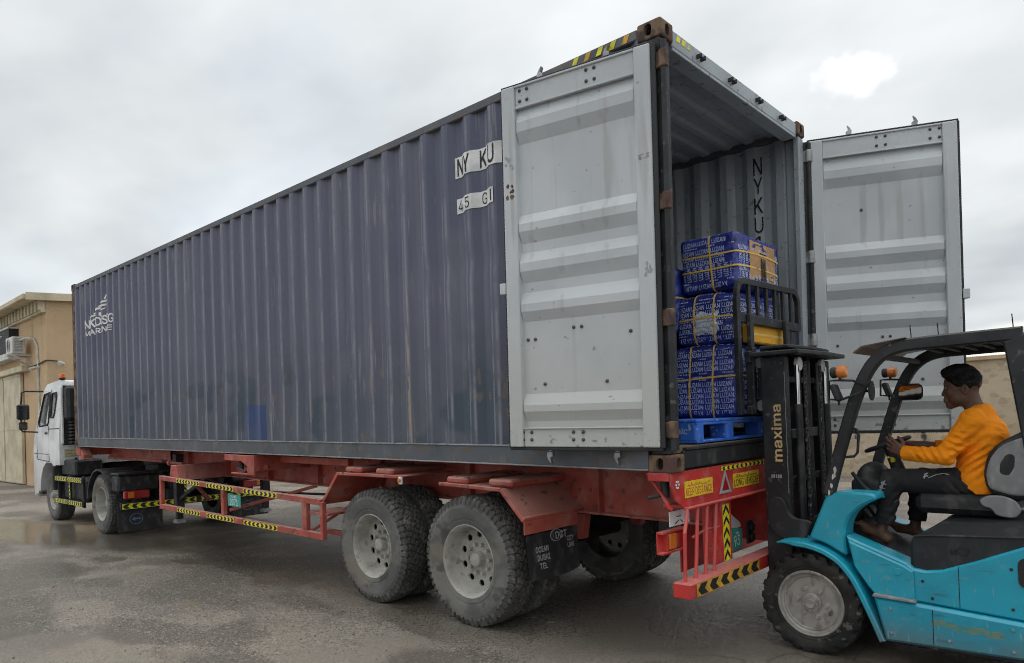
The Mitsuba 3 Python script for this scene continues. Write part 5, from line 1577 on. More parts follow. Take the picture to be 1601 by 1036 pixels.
p1, _ = package('large square package in blue printed wrap at the bottom of the front stack', -.62, -.070, 1.16, 1.93, 1.622, 2.185, 3, .86, (2, 1), 'mixed', .018)
p2, dr2 = package('crumpled blue wrapped package with a clear white patch in the middle of the front stack', -.575, -.055, 1.17, 1.95, 2.205, 2.600, 8, .86, (2, 1), 'mixed', .035, .02)
m = place(extr(Polygon([(.01, .05), (.05, .01), (.13, .03), (.20, .0), (.235, .06), (.215, .12), (.24, .19), (.16, .175), (.09, .205), (.03, .165), (.045, .11)]), .0006), (-.43, 1.17, 2.26), (1, 0, 0), (0, 0, 1))
m = m.subdivide().subdivide()
p2.part('clear_patch', dr2(m, 1, -1, .0055), 'wrap_white')
m2 = cat(*[place(squiggle(9, .17, .022, 40 + q), (-.40, 1.17, 2.29 + q * .04), (1, 0, 0), (0, 0, 1)) for q in range(4)])
p2.part('patch_print', dr2(m2, 1, -1, .0075), 'ink_faded')
p3, dr3 = package('blue printed package with a brown cardboard panel on top of the front stack', -.525, -.040, 1.175, 1.97, 2.622, 3.055, 5, .86, (1, 2), 'mixed', .012)
m = place(extr(sbox(0, 0, .50, .345), .0008), (-.040, 1.375, 2.665), (0, 1, 0), (0, 0, 1)).subdivide().subdivide()
p3.part('cardboard_panel', dr3(m, 0, 1, .0055), 'cardboard')
g = [sbox(.02, .02, .045, .20), sbox(.055, .02, .065, .20), sbox(.075, .02, .10, .20), sbox(.11, .02, .118, .20), sbox(.0, .215, .14, .24)]
m = place(extr(union_all(g), .0004), (-.040, 1.55, 2.69), (0, 1, 0), (0, 0, 1))
m2 = cat(*[place(squiggle(7, .10, .02, 60 + q), (-.040, 1.73, 2.72 + q * .035), (0, 1, 0), (0, 0, 1)) for q in range(3)])
p3.part('panel_print', dr3(cat(m, m2), 0, 1, .0075), 'ink_black')
p4, _ = package('lower blue wrapped package behind the door post, left of the front stack', -1.14, -.640, 1.13, 1.80, 1.622, 2.29, 12, .9, (1, 2), 'mixed', .012, faces='-y')
p5, dr5 = package('upper blue wrapped package with a white address label, left of the front stack', -1.08, -.550, 1.14, 1.80, 2.315, 2.845, 15, .9, (1, 1), 'mixed', .012, faces='-y')
p5.part('address_label', dr5(place(extr(sbox(0, 0, .085, .27), .0006), (-.655, 1.14, 2.49), (1, 0, 0), (0, 0, 1)).subdivide().subdivide(), 1, -1, .0055), 'decal_white')
yb = Thing('carton', 'orange yellow carton lying behind the forklift backrest', 'carton')
yb.part('body', bx(-.045, .008, 1.22, 1.93, 2.19, 2.33, .01), 'carton_yellow')
yb.part('flap_tape', bx(.0085, .0095, 1.24, 1.91, 2.25, 2.27, 0), 'strap_yellow')
# ---------------------------------------------------------------- the forklift (facing -x; near side y = 0.9, middle 1.475)
fk_ = Thing('forklift', 'teal forklift with black mast lifting the load into the open container', 'forklift')
FM = 1.475


MM = 1.545


def both(y0, y1, FM=FM):
    """The near span and its mirror image about the forklift's middle."""
    return ((y0, y1), (2 * FM - y1, 2 * FM - y0))


# wheels
FR = .345
lug = tyre_mesh(FR, .222, .225, 300, 'lug')
frim = cat(lathe([(.224, .030), (.226, .018), (.218, .010), (.208, .012), (.202, .030), (.190, .040), (.182, .034), (.176, .040), (.172, .058)], 56), disc_holes(.174, 0, 1, .013, .135, .052, .060, 1.9))
fhub = [lathe([(0, .006), (.030, .006), (.036, .012), (.040, .026), (.058, .030), (.066, .036), (.066, .056)], 32)]
for q in range(6):
    a = 2 * math.pi * (q + .3) / 6
    c = (.098 * math.cos(a), .098 * math.sin(a))
    fhub += [cyl((c[0], .034, c[1]), (c[0], .056, c[1]), .013, 6), lathe([(.0215, .049), (.0215, .053), (.012, .049)], 14).apply_translation((c[0], 0, c[1]))]
    a += .52
    fhub.append(cyl((.052 * math.cos(a), .024, .052 * math.sin(a)), (.052 * math.cos(a), .034, .052 * math.sin(a)), .008, 6))
fhub = cat(fhub)
for (x, z, sc, side) in ((.505, FR - .010, 1, 0), (.505, FR - .010, 1, 1), (2.12, .265, .78, 0), (2.12, .265, .78, 1)):
    y = .902 if side == 0 else 2 * FM - .902
    if x > 1:
        y += .06 if side == 0 else -.06
    m = T().translate([x, y, z]).scale([sc, -1 if side else 1, sc]).rotate([0, 1, 0], 25)
    k = fresh(fk_.key + '__wheel')
    for nm, me, b, sm in (('tyre', lug, 'fork_rubber', 26), ('rim', frim, 'fork_rim', 30), ('hub', fhub, 'fork_rim', 30)):
        scene[f'{k}__{nm}'] = {**base_entry('f' + nm, me, b, sm), 'to_world': m}
fk_.part('drive_axle', cyl((.505, 1.1, .345), (.505, 1.85, .345), .11, 18), 'black_dusty')
# mudguards: arched strip with a rolled lip
arch = [(.300, .742), (.36, .755), (.44, .757), (.515, .750), (.624, .722), (.735, .655), (.815, .552), (.872, .430), (.925, .308), (.980, .172)]
arch = np.array([[np.interp(t, np.linspace(0, 1, len(arch)), [p[k] for p in arch]) for k in (0, 1)] for t in np.linspace(0, 1, 40)])
for _ in range(3):
    arch[1:-1] = (arch[:-2] + 2 * arch[1:-1] + arch[2:]) / 4
nrm = np.gradient(arch, axis=0); nrm = np.stack([nrm[:, 1], -nrm[:, 0]], 1); nrm /= np.linalg.norm(nrm, axis=1, keepdims=True)
taper_ = np.clip(np.linspace(0, 5, 40), .12, 1)[:, None]
strip = np.vstack([arch, (arch + nrm * .034 * taper_)[::-1]])
for (a, b) in both(.880, 1.16):
    fk_.part('mudguard', prism(strip, a, b, axis=1, bevel=.007), 'teal', smooth=40)
# main side frames
upper = [(.756, .815), (1.105, .680), (1.150, .645), (1.215, .638), (1.305, .652), (1.48, .722), (1.728, .833), (2.00, .93), (2.62, .98), (2.62, .40), (1.712, .408), (1.162, .442), (.930, .452), (.88, .50), (.80, .62)]
lower = [(.920, .448), (1.162, .436), (1.712, .403), (2.45, .39), (2.45, .22), (1.703, .193), (.985, .176)]
for k_, (a, b) in enumerate(both(.925, 1.10)):
    fk_.part('side_frame', prism(upper, a, b, axis=1, bevel=.012), 'teal', smooth=40)
for (a, b) in both(.888, 1.12):
    fk_.part('side_sill', prism(lower, a, b, axis=1, bevel=.016), 'teal', smooth=40)
for (a, b) in both(.872, .96):
    fk_.part('step_plate', prism([(.915, .452), (1.165, .443), (1.160, .458), (.925, .470)], a, b, axis=1, bevel=.003), 'grey_plastic')
fk_.part('frame_bumpstop', prism([(.775, .79), (1.10, .664), (1.152, .632), (1.156, .450), (.925, .460), (.885, .505), (.805, .625)], .903, .926, axis=1, bevel=.010), 'teal')
fk_.part('plug', prism(Polygon(sbox(1.048, .602, 1.082, .638)).buffer(-.008).buffer(.012, quad_segs=3).exterior.coords[:-1], .8975, .9045, axis=1, bevel=.002), 'teal')
fk_.part('chassis', cat(bx(.95, 2.4, 1.12, 1.83, .20, .60, .02), bx(.40, .95, 1.16, 1.79, .25, .55, .02)), 'black_dusty')
fk_.part('underside', bx(.99, 1.75, .93, 2.02, .155, .20, .01), 'black_dusty')
# cowl: shaped uprights, shelf and front plate
cowl = [(.500, .775), (.540, .86), (.590, .98), (.628, 1.068), (.655, 1.088), (.747, 1.104), (.900, 1.104), (.940, 1.092), (.946, 1.060), (.90, 1.04), (.84, 1.005), (.785, .955), (.757, .90), (.744, .85), (.744, .76), (.752, .675), (.70, .70), (.60, .755)]
for (a, b) in both(.945, 1.13):
    fk_.part('cowl', prism(chaikin(cowl, 1), a, b, axis=1, bevel=.014), 'teal', smooth=40)
fk_.part('cowl_shelf', prism([(.640, 1.06), (.66, 1.086), (.92, 1.09), (.93, 1.05), (.66, 1.02)], 1.131, 1.819, axis=1, bevel=.008), 'teal')
fk_.part('front_plate', prism([(.520, .78), (.63, 1.055), (.66, 1.05), (.56, .60), (.53, .60)], 1.131, 1.819, axis=1, bevel=.005), 'black_dusty')
fk_.part('floor_plate', prism([(.66, .835), (.76, .79), (1.16, .62), (1.16, .58), (.62, .60)], 1.101, 1.849, axis=1, bevel=.006), 'black_soft')
fk_.part('pedal', list([obox((.735, 1.62, .90), (.8, 0, .6), (0, 1, 0), (-.6, 0, .8), .02, .11, .09, .006), obox((.735, 1.46, .90), (.8, 0, .6), (0, 1, 0), (-.6, 0, .8), .02, .08, .08, .006)]), 'black_soft')
# engine hood: upright side below a ridge, shoulder sloping in above it
sec = lambda x, zb, zr, zt, ins, tin: [(x, .958 + ins, zb), (x, .958 + ins, zr), (x + tin, 1.075 + ins, zt), (x + tin, 2 * FM - 1.075 - ins, zt), (x, 2 * FM - .958 - ins, zr), (x, 2 * FM - .958 - ins, zb)]
secs = [sec(1.125, .60, .775, .82, .02, .02), sec(1.145, .60, .835, .90, .008, .10), sec(1.24, .62, .850, .928, .0, .05), sec(1.735, .78, .878, .948, 0, 0), sec(2.36, .88, .91, .985, 0, 0)]
V = np.array(secs).reshape(-1, 3)
F = []
for a in range(len(secs) - 1):
    for b in range(6):
        c = (b + 1) % 6
        F.append((a * 6 + b, a * 6 + c, (a + 1) * 6 + c, (a + 1) * 6 + b))
hood = trimesh.Trimesh(V, np.vstack([tm(V, F).faces, [(0, 2, 1), (0, 3, 2), (0, 4, 3), (0, 5, 4)], [(24, 25, 26), (24, 26, 27), (24, 27, 28), (24, 28, 29)]]), process=False)
trimesh.repair.fix_normals(hood)
hk = fk_.part('engine_hood', hood, 'hood_black')
fk_.part('hood_ridge', tube([(1.155, .962, .842), (1.25, .954, .856), (1.735, .954, .882), (2.3, .954, .912)], .009, 8), 'black_soft', smooth=40, up=hk)
fk_.part('hood_emblem', cat(tube([(1.415 + .028 * math.cos(t), .9555, .775 + .022 * math.sin(t)) for t in np.linspace(0, 6.28, 18)], .005, 5), tube([(1.365 + .014 * math.cos(t), .9555, .765 + .016 * math.sin(2 * t)) for t in np.linspace(0, 6.28, 18)], .004, 5), tube([(1.43, .9555, .745), (1.45, .9555, .79), (1.40, .9555, .80)], .004, 5)), 'ink_black', up=hk)
# counterweight with its moulded slot
cw = manifold_prism([(1.93, .985), (2.35, 1.02), (2.62, .93), (2.74, .70), (2.72, .35), (2.60, .25), (2.46, .24), (2.46, .42), (2.30, .55), (2.12, .58), (1.95, .55), (1.80, .42), (1.80, .60)], .93, 2.02)
fk_.part('counterweight', from_manifold(cw), 'teal', smooth=30)
for (a, b) in both(.917, .9245):
    fk_.part('vent_slot', prism(Polygon(sbox(1.692, .600, 1.90, .770)).buffer(-.04).buffer(.04, quad_segs=4).exterior.coords[:-1], a, b, axis=1), 'ink_black')
# seat
fk_.part('seat_cushion', cat(bx(1.10, 1.66, 1.225, 1.725, .952, 1.085, .045)), 'black_soft', smooth=35)
for s in (1.205, 1.745):
    fk_.part('seat_hinge', prism(chaikin([(1.47, 1.06), (1.52, 1.09), (1.60, 1.09), (1.665, 1.06), (1.69, 1.0), (1.655, .955), (1.56, .965), (1.535, 1.01), (1.49, 1.02)]), s - .016, s + .016, axis=1, bevel=.006), 'grey_plastic', smooth=40)
bk2 = fk_.part('seat_back', prism(chaikin([(1.505, 1.12), (1.49, 1.22), (1.515, 1.33), (1.575, 1.41), (1.655, 1.455), (1.74, 1.50), (1.83, 1.52), (1.85, 1.40), (1.78, 1.08), (1.66, 1.05), (1.56, 1.07)]), 1.235, 1.715, axis=1, bevel=.03), 'black_soft', smooth=45)
for s, sg in ((1.215, 1), (1.735, -1)):
    w_ = fk_.part('side_wing', prism(chaikin([(1.525, 1.135), (1.512, 1.22), (1.538, 1.32), (1.595, 1.395), (1.67, 1.432), (1.76, 1.46), (1.775, 1.30), (1.755, 1.10), (1.66, 1.09), (1.57, 1.115)]), s - .022, s + .022, axis=1, bevel=.014), 'grey_plastic', smooth=45, up=bk2)
    fk_.part('wing_recess', prism(Polygon([(1.585, 1.225), (1.592, 1.29), (1.625, 1.345), (1.668, 1.345), (1.662, 1.27), (1.635, 1.215)]).buffer(-.022).buffer(.022, quad_segs=5).exterior.coords[:-1], s - .0245 * sg, s - .0205 * sg, axis=1), 'black_soft', up=bk2)
# overhead guard
GP = [(.640, 1.075), (.700, 1.29), (.765, 1.50), (.835, 1.715), (.885, 1.835), (.93, 1.92), (.985, 1.985), (1.05, 2.025), (1.12, 2.045), (1.40, 2.05), (1.76, 2.053)]


def flat_tube(pts, y0, y1, w0):
    p = np.array(pts); t = np.gradient(p, axis=0); t /= np.linalg.norm(t, axis=1, keepdims=True)
    n = np.stack([-t[:, 1], t[:, 0]], 1)
    w = np.broadcast_to(w0, (len(p),))[:, None]
    return prism(np.vstack([p + n * w / 2, (p - n * w / 2)[::-1]]), y0, y1, axis=1, bevel=.010)


def smooth_path(pts, n=46):
    p = np.array(pts); d = np.r_[0, np.cumsum(np.linalg.norm(np.diff(p, axis=0), axis=1))]
    u = np.linspace(0, d[-1], n)
    q = np.stack([np.interp(u, d, p[:, 0]), np.interp(u, d, p[:, 1])], 1)
    for _ in range(4):
        q[1:-1] = (q[:-2] + 2 * q[1:-1] + q[2:]) / 4
    return q


gd_ = fk_.key + '__overhead_guard'
for (a, b) in both(.945, 1.015):
    fk_.part('overhead_guard', flat_tube(smooth_path(GP), a, b, np.interp(np.linspace(0, 1, 46), [0, .55, .75, 1], [.070, .074, .080, .078])), 'black_dusty', smooth=40)
    fk_.part('rear_post', prism([(1.665, 2.012), (1.775, 2.055), (1.80, 2.03), (1.83, 1.5), (1.90, 1.0), (1.90, .93), (1.79, .93), (1.735, 1.45)], a, b, axis=1, bevel=.010), 'black_dusty', smooth=40)
for x in np.linspace(1.17, 1.70, 6):
    fk_.part('guard_slat', bx(x - .012, x + .012, 1.0155, 2 * FM - 1.0155, 2.030, 2.052, .004), 'black_soft')
for q in range(7):
    t_ = rng.uniform(0, 1); c_x, c_z = .655 + .045 * t_ + rng.uniform(-.015, .02), 1.09 + .18 * t_
    g_ = Polygon([(c_x + rng.uniform(.004, .012) * math.cos(a), c_z + rng.uniform(.008, .026) * math.sin(a)) for a in np.linspace(0, 5.6, 7)]).buffer(0)
    if g_.geom_type == 'Polygon':
        fk_.part('bare_patch', place(extr(g_, .0006), (0, .9445, 0), (1, 0, 0), (0, 0, 1)), 'ac_white', up=fk_.key + '__overhead_guard')
fk_.part('guard_front_bar', bx(.985, 1.02, 1.0155, 2 * FM - 1.0155, 1.965, 2.0, .006), 'black_dusty')
fk_.part('rain_visor', prism([(.845, 2.022), (.90, 2.060), (1.16, 2.090), (1.16, 2.086), (.905, 2.054), (.85, 2.014)], .93, 2.02, axis=1), 'carton_visor')
fk_.part('roof_sheet', bx(1.165, 1.76, 1.0155, 2 * FM - 1.0155, 2.053, 2.060, .001), 'black_soft')
for (x, y, l) in ((.955, 1.98, .17), (1.14, 1.97, .16), (1.60, 1.95, .17), (1.69, 1.93, .14)):
    fk_.part('aerial_rod', cyl((x, y, 2.09), (x - .01, y, 2.10 + l), .004, 6), 'ink_black')
# mast
for k_, (a, b) in enumerate(both(1.088, 1.100, MM)):
    s = 1 if k_ == 0 else -1
    yi0, yi1 = (a, b) if k_ == 0 else (a, b)
    inn0, inn1 = (b + .0005, b + .060) if k_ == 0 else (a - .060, a - .0005)
    r_ = fk_.part('outer_rail', cat(bx(.150, .330, a, b, .12, 2.045, .004), bx(.150, .172, inn0, inn1, .12, 2.045, .003), bx(.308, .330, inn0, inn1, .12, 2.045, .003)), 'black_dusty')
    if k_ == 0:
        rail_near = r_
    q0 = 1.115 if k_ == 0 else 2 * MM - 1.175
    fk_.part('inner_rail', cat(bx(.176, .304, q0, q0 + .060, .18, 2.10, .004), bx(.190, .300, (q0 + .061) if k_ == 0 else (q0 - .041), (q0 + .101) if k_ == 0 else (q0 - .001), .18, 2.10, .004)), 'black_dusty')
    yc = 1.262 if k_ == 0 else 2 * MM - 1.262
    fk_.part('lift_cylinder', cyl((.350, yc, .30), (.350, yc, 1.70), .030, 16, ch=.006), 'black_soft', smooth=40)
    fk_.part('piston_rod', cyl((.350, yc, 1.70), (.350, yc, 1.99), .017, 14), 'chrome', smooth=40)
    yp = 1.306 if k_ == 0 else 2 * MM - 1.306
    fk_.part('chain_pulley', lathe([(.0, -.012), (.030, -.012), (.048, -.010), (.050, -.014), (.050, .014), (.030, .014), (.0, .014)], 26, axis=0).apply_translation((.345, yp, 2.0)), 'ac_white')
    yl = 1.385 if k_ == 0 else 2 * MM - 1.385
    links = []
    zz_ = np.arange(.80, 1.97, .034)
    for q, z in enumerate(zz_):
        w = .013 if q % 2 else .019
        links += [bx(.352, .366, yl - w, yl - w + .005, z, z + .040, .002), bx(.352, .366, yl + w - .005, yl + w, z, z + .040, .002), cyl((.359, yl - .018, z + .004), (.359, yl + .018, z + .004), .006, 6)]
    fk_.part('lift_chain', cat(links), 'chain_metal', kind='stuff')
    fk_.part('hydraulic_hose', tube([(.345, yl + .06, .70), (.345, yl + .062, 1.2), (.345, yl + .05, 1.75), (.34, yl + .05, 1.96)], .013, 8), 'black_soft', smooth=40)
for z0_, z1_, x0_, x1_, a_, b_ in ((2.060, 2.092, .10, .44, 1.03, 2.08), (2.112, 2.138, .145, .345, 1.10, 1.99)):
    fk_.part('mast_tie', prism([(x0_, a_), (x1_, a_ + .02), (x1_ + .03, MM), (x1_, b_ - .02), (x0_, b_)], z0_, z1_, axis=2, bevel=.006), 'black_dusty')
fk_.part('mast_tie', list([bx(.318, .345, 1.16, 1.93, 1.45, 1.52, .005), bx(.15, .345, 1.10, 1.99, .16, .30, .006), bx(.30, .335, 1.16, 1.93, .72, .84, .005)]), 'black_dusty')
for (a, b) in both(1.045, 1.087, MM):
    fk_.part('tilt_bracket', prism(chaikin([(.176, 1.00), (.215, 1.040), (.285, 1.030), (.312, .985), (.325, .925), (.365, .885), (.490, .876), (.470, .80), (.425, .735), (.320, .72), (.235, .755), (.18, .83)]), a, b, axis=1, bevel=.006), 'black_soft', smooth=40)
m = place(text2d('maxima', .068, .415, True), (.286, 1.0875, 1.288), (0, 0, 1), (-1, 0, 0))
fk_.part('brand_lettering', m, 'gold_letter', up=rail_near)
m = cat(*[place(extr(sbox(q * .017 + rng.uniform(0, .004), 0, q * .017 + .012, .026), .0008), (.196, 1.0875, 1.168), (1, 0, 0), (0, 0, 1)) for q in range(5)])
fk_.part('serial_sticker', m, 'ink_faded', up=rail_near)
fk_.part('rail_stripe', place(extr(sbox(0, 0, .003, .88), .0008), (.322, 1.0875, 1.06), (1, 0, 0), (0, 0, 1)), 'ink_faded', up=rail_near)
# carriage, load backrest and forks
cg = fk_.part('carriage', cat(bx(.040, .085, 1.06, 1.90, 2.02, 2.11, .006), bx(.040, .085, 1.06, 1.90, 1.635, 1.70, .006), bx(.030, .090, 1.10, 1.16, 1.635, 2.14, .006), bx(.030, .090, 1.36, 1.41, 1.635, 2.14, .006), bx(.030, .090, 1.78, 1.84, 1.60, 2.14, .006)), 'black_dusty')
fk_.part('carriage_bracket', list([bx(.086, .17, 1.17, 1.24, 1.64, 2.10, .01), bx(.086, .17, 1.70, 1.77, 1.60, 2.10, .01)]), 'black_dusty', up=cg)
fk_.part('roller', list([cyl((.12, 1.145, z), (.12, 1.1695, z), .04, 16) for z in (1.70, 2.02)]), 'steel', up=cg)


def rounded_frame():
    R = .11
    pts = [(.03, .985, 1.635), (.03, .985, 2.50)] + [(.03, .985 + R - R * math.cos(t), 2.50 + (R + .03) * math.sin(t)) for t in np.linspace(.2, 1.57, 7)]
    pts += [(.03, 2.06, 2.665)] + [(.03, 2.06 + .11 * math.sin(t), 2.555 + .11 * math.cos(t)) for t in np.linspace(.2, 1.57, 7)] + [(.03, 2.172, 2.34)]
    return pts


fr_ = np.array(rounded_frame())
band = []
for a, b in zip(fr_[:-1], fr_[1:]):
    band.append(beam(a, b + (b - a) / np.linalg.norm(b - a) * .006, .036, .060 if abs(b[1] - a[1]) < 1e-6 and a[1] < 1 else .046, up=(1, 0, 0) if False else (0, -(b - a)[2], (b - a)[1]), ch=.003))
br = fk_.part('load_backrest', cat(band), 'black_dusty')
fk_.part('backrest_bar', bx(.012, .048, 1.012, 2.150, 2.325, 2.395, .004), 'black_dusty', up=br)
for y in (1.195, 1.355, 1.52, 1.685, 1.85, 2.02):
    fk_.part('backrest_bar', bx(.018, .042, y - .019, y + .019, 2.3955, 2.645, .003), 'black_dusty', up=br)
fk_.part('backrest_strut', cat(bx(.049, .08, 1.10, 1.16, 2.14, 2.39, .004), bx(.049, .08, 1.78, 1.84, 2.14, 2.39, .004)), 'black_dusty', up=br)
for y in (1.62, 1.76):
    fk_.part('fork', cat(bx(-.005, .029, y - .045, y + .045, 1.49, 2.12, .006), prism([(.029, 1.485), (.029, 1.530), (-1.05, 1.510), (-1.08, 1.495), (-1.05, 1.488)], y - .045, y + .045, axis=1, bevel=.004)), 'black_dusty')
# dash, steering column and wheel, levers
fk_.part('dash', surface_nets(lambda p: smin(ell(p, (.795, 1.45, 1.165), (.098, .20, .105)), np.max(np.abs(p - [.80, 1.45, 1.10]) - [.10, .21, .05], axis=1), .05), (.66, 1.20, 1.0), (.94, 1.70, 1.31), .018), 'black_soft', smooth=True)
sc0, sc1 = np.array([1.0, 1.45, 1.10]), np.array([.905, 1.45, 1.365])
fk_.part('steering_column', tube([sc0, sc0 * .6 + sc1 * .4, sc1], [.055, .045, .035], 14), 'black_soft', smooth=40)
ax_ = (sc1 - sc0) / np.linalg.norm(sc1 - sc0)
e1 = np.array([0, 1.0, 0]); e2 = np.cross(ax_, e1)
SWC = sc1 + ax_ * .03
sw = fk_.part('steering_wheel', tube([SWC + .145 * (math.cos(t) * e1 + math.sin(t) * e2) for t in np.linspace(0, 2 * math.pi, 41)[:-1]], .013, 10, closed=True), 'black_soft', smooth=40)
for t in (.5, 2.6, 4.7):
    fk_.part('spoke', tube([SWC - ax_ * .015, SWC + .145 * (math.cos(t) * e1 + math.sin(t) * e2)], .010, 8), 'black_soft', smooth=40, up=sw)
fk_.part('wheel_hub', cyl(SWC - ax_ * .03, SWC + ax_ * .01, .038, 16, ch=.006), 'black_soft', smooth=40, up=sw)
fk_.part('column_switch', cat(bx(.925, .950, 1.38, 1.42, 1.27, 1.30, .006), tube([(.94, 1.42, 1.295), (.925, 1.33, 1.31)], .006, 6)), 'yellow_film')
for q in range(3):
    fk_.part('hydraulic_lever', cat(tube([(.86, 1.76 + .05 * q, 1.09), (.87, 1.76 + .05 * q, 1.28)], .007, 8), trimesh.creation.icosphere(2, .022).apply_translation((.87, 1.76 + .05 * q, 1.30))), 'black_soft', smooth=40)
fk_.part('hand_brake', cat(tube([(.84, 1.17, 1.09), (.80, 1.17, 1.13), (.735, 1.17, 1.215)], [.016, .016, .012], 10)), 'black_soft', smooth=40)
fk_.part('grab_handle', tube([(.735, 1.02, 1.33), (.80, 1.02, 1.335), (.822, 1.02, 1.36), (.835, 1.02, 1.475), (.82, 1.02, 1.515), (.79, 1.02, 1.525)], .009, 8), 'black_soft', smooth=40)
# turn lamps and mirrors on stalks
for k_, (y, zo) in enumerate(((.865, 0), (2.03, .025))):
    px = .78
    ar = fk_.part('lamp_arm', cat(tube([(.905, .95 if k_ == 0 else 2.0, 1.80 + zo), (.86, y, 1.835 + zo), (px, y, 1.842 + zo), (px - .07, y, 1.842 + zo), (px - .075, y, 1.72 + zo), (px, y, 1.715 + zo), (.86, y, 1.74 + zo), (.89, .96 if k_ == 0 else 1.98, 1.77 + zo)], .008, 8)), 'black_soft', smooth=40)
    fk_.part('lamp_body', cyl((px - .018, y, 1.895 + zo), (px - .055, y, 1.893 + zo), .036, 18, ch=.008), 'black_soft', up=ar)
    fk_.part('turn_lamp', cyl((px - .0175, y, 1.895 + zo), (px + .045, y, 1.897 + zo), .040, 20, ch=.010), 'amber_lens', smooth=40, up=ar)
    fk_.part('lamp_post', tube([(px, y, 1.842 + zo), (px, y, 1.87 + zo)], .009, 8), 'black_soft', up=ar)
    fk_.part('mirror_shell', obox((px - .025, y, 1.762 + zo), (.94, 0, .34), (0, 1, 0), (-.34, 0, .94), .035, .085, .115, .014), 'black_soft', smooth=40, up=ar)
    fk_.part('mirror_clamp', cyl((px - .012, y, 1.68 + zo), (px - .012, y, 1.72 + zo), .008, 8), 'black_soft', up=ar)
ds = fk_.part('round_mirror', lathe([(0, -.008), (.05, -.006), (.066, 0), (.066, .006), (.05, .010), (0, .012)], 26, axis=0).apply_translation((.915, 1.05, 1.768)), 'black_soft', smooth=40)
fk_.part('mirror_stalk', tube([(.855, 1.0, 1.765), (.905, 1.05, 1.768)], .009, 8), 'black_soft', up=ds)
c_ = np.array([.945, 1.90, 1.757]); nn_ = np.array([.30, -.90, -.32]); nn_ /= np.linalg.norm(nn_); ex_ = np.cross([0, 0, 1.0], nn_); ex_ /= np.linalg.norm(ex_); ey_ = np.cross(nn_, ex_)
rm = Polygon(sbox(-.085, -.062, .085, .062)).buffer(-.035).buffer(.035, quad_segs=5)
mm = extr(rm, .022); mm = place(mm, c_ - nn_ * .022, ex_, ey_)
rk = fk_.part('side_mirror', mm, 'black_soft')
fk_.part('mirror_glass', place(extr(rm.buffer(-.010), .001), c_ + nn_ * .0004, ex_, ey_), 'mirror', up=rk)
fk_.part('mirror_stalk', tube([(.855, 1.965, 1.76), c_ - nn_ * .02], .010, 8), 'black_soft', up=rk)

for (x, z) in ((1.20, .575), (1.66, .70), (1.66, .47), (1.25, .475)):
    fk_.part('body_bolt', lathe([(.0, .9175), (.007, .918), (.009, .9205), (.009, .925)], 10).apply_translation((x, 0, z)), 'black_soft')
for (x, z) in ((1.02, .385), (1.02, .235), (1.66, .36), (1.66, .235), (1.34, .240)):
    fk_.part('body_bolt', lathe([(.0, .8800), (.007, .8805), (.009, .883), (.009, .890)], 10).apply_translation((x, 0, z)), 'grey_plastic')
fk_.part('panel_seam', [tube([(1.395, .9245, .685), (1.395, .9245, .44)], .0022, 5), tube([(1.255, .887, .415), (1.255, .887, .205)], .0022, 5)], 'ink_black')
# the inner lift rails, hoses and sheave carrier that fill the mast
for y in (1.455, 1.635):
    fk_.part('inner_rail', bx(.200, .300, y - .022, y + .022, .20, 2.08, .004), 'black_soft')
for q, y in enumerate((1.50, 1.528, 1.562, 1.590)):
    fk_.part('hydraulic_hose', tube([(.318 + .006 * (q % 2), y, .40), (.322, y + .004, 1.0), (.318, y - .004, 1.6), (.315, y, 2.03)], .012, 8), 'black_soft' if q % 2 else 'black_dusty', smooth=40)
for y in (1.42, 1.67):
    fk_.part('hydraulic_hose', tube([(.352, y, .45), (.356, y + .008, 1.1), (.352, y - .004, 1.7), (.345, y, 2.02)], .013, 8), 'black_soft', smooth=40)
fk_.part('sheave_carrier', [bx(.255, .315, 1.20, 1.89, 1.86, 1.905, .005), bx(.255, .315, 1.20, 1.89, 1.12, 1.165, .005)], 'black_dusty')
# ---------------------------------------------------------------- the driver, sitting on the forklift's seat, facing -x
dv = Thing('person', 'person in orange long sleeved shirt and dark trousers driving the forklift, hands on the wheel', 'person')


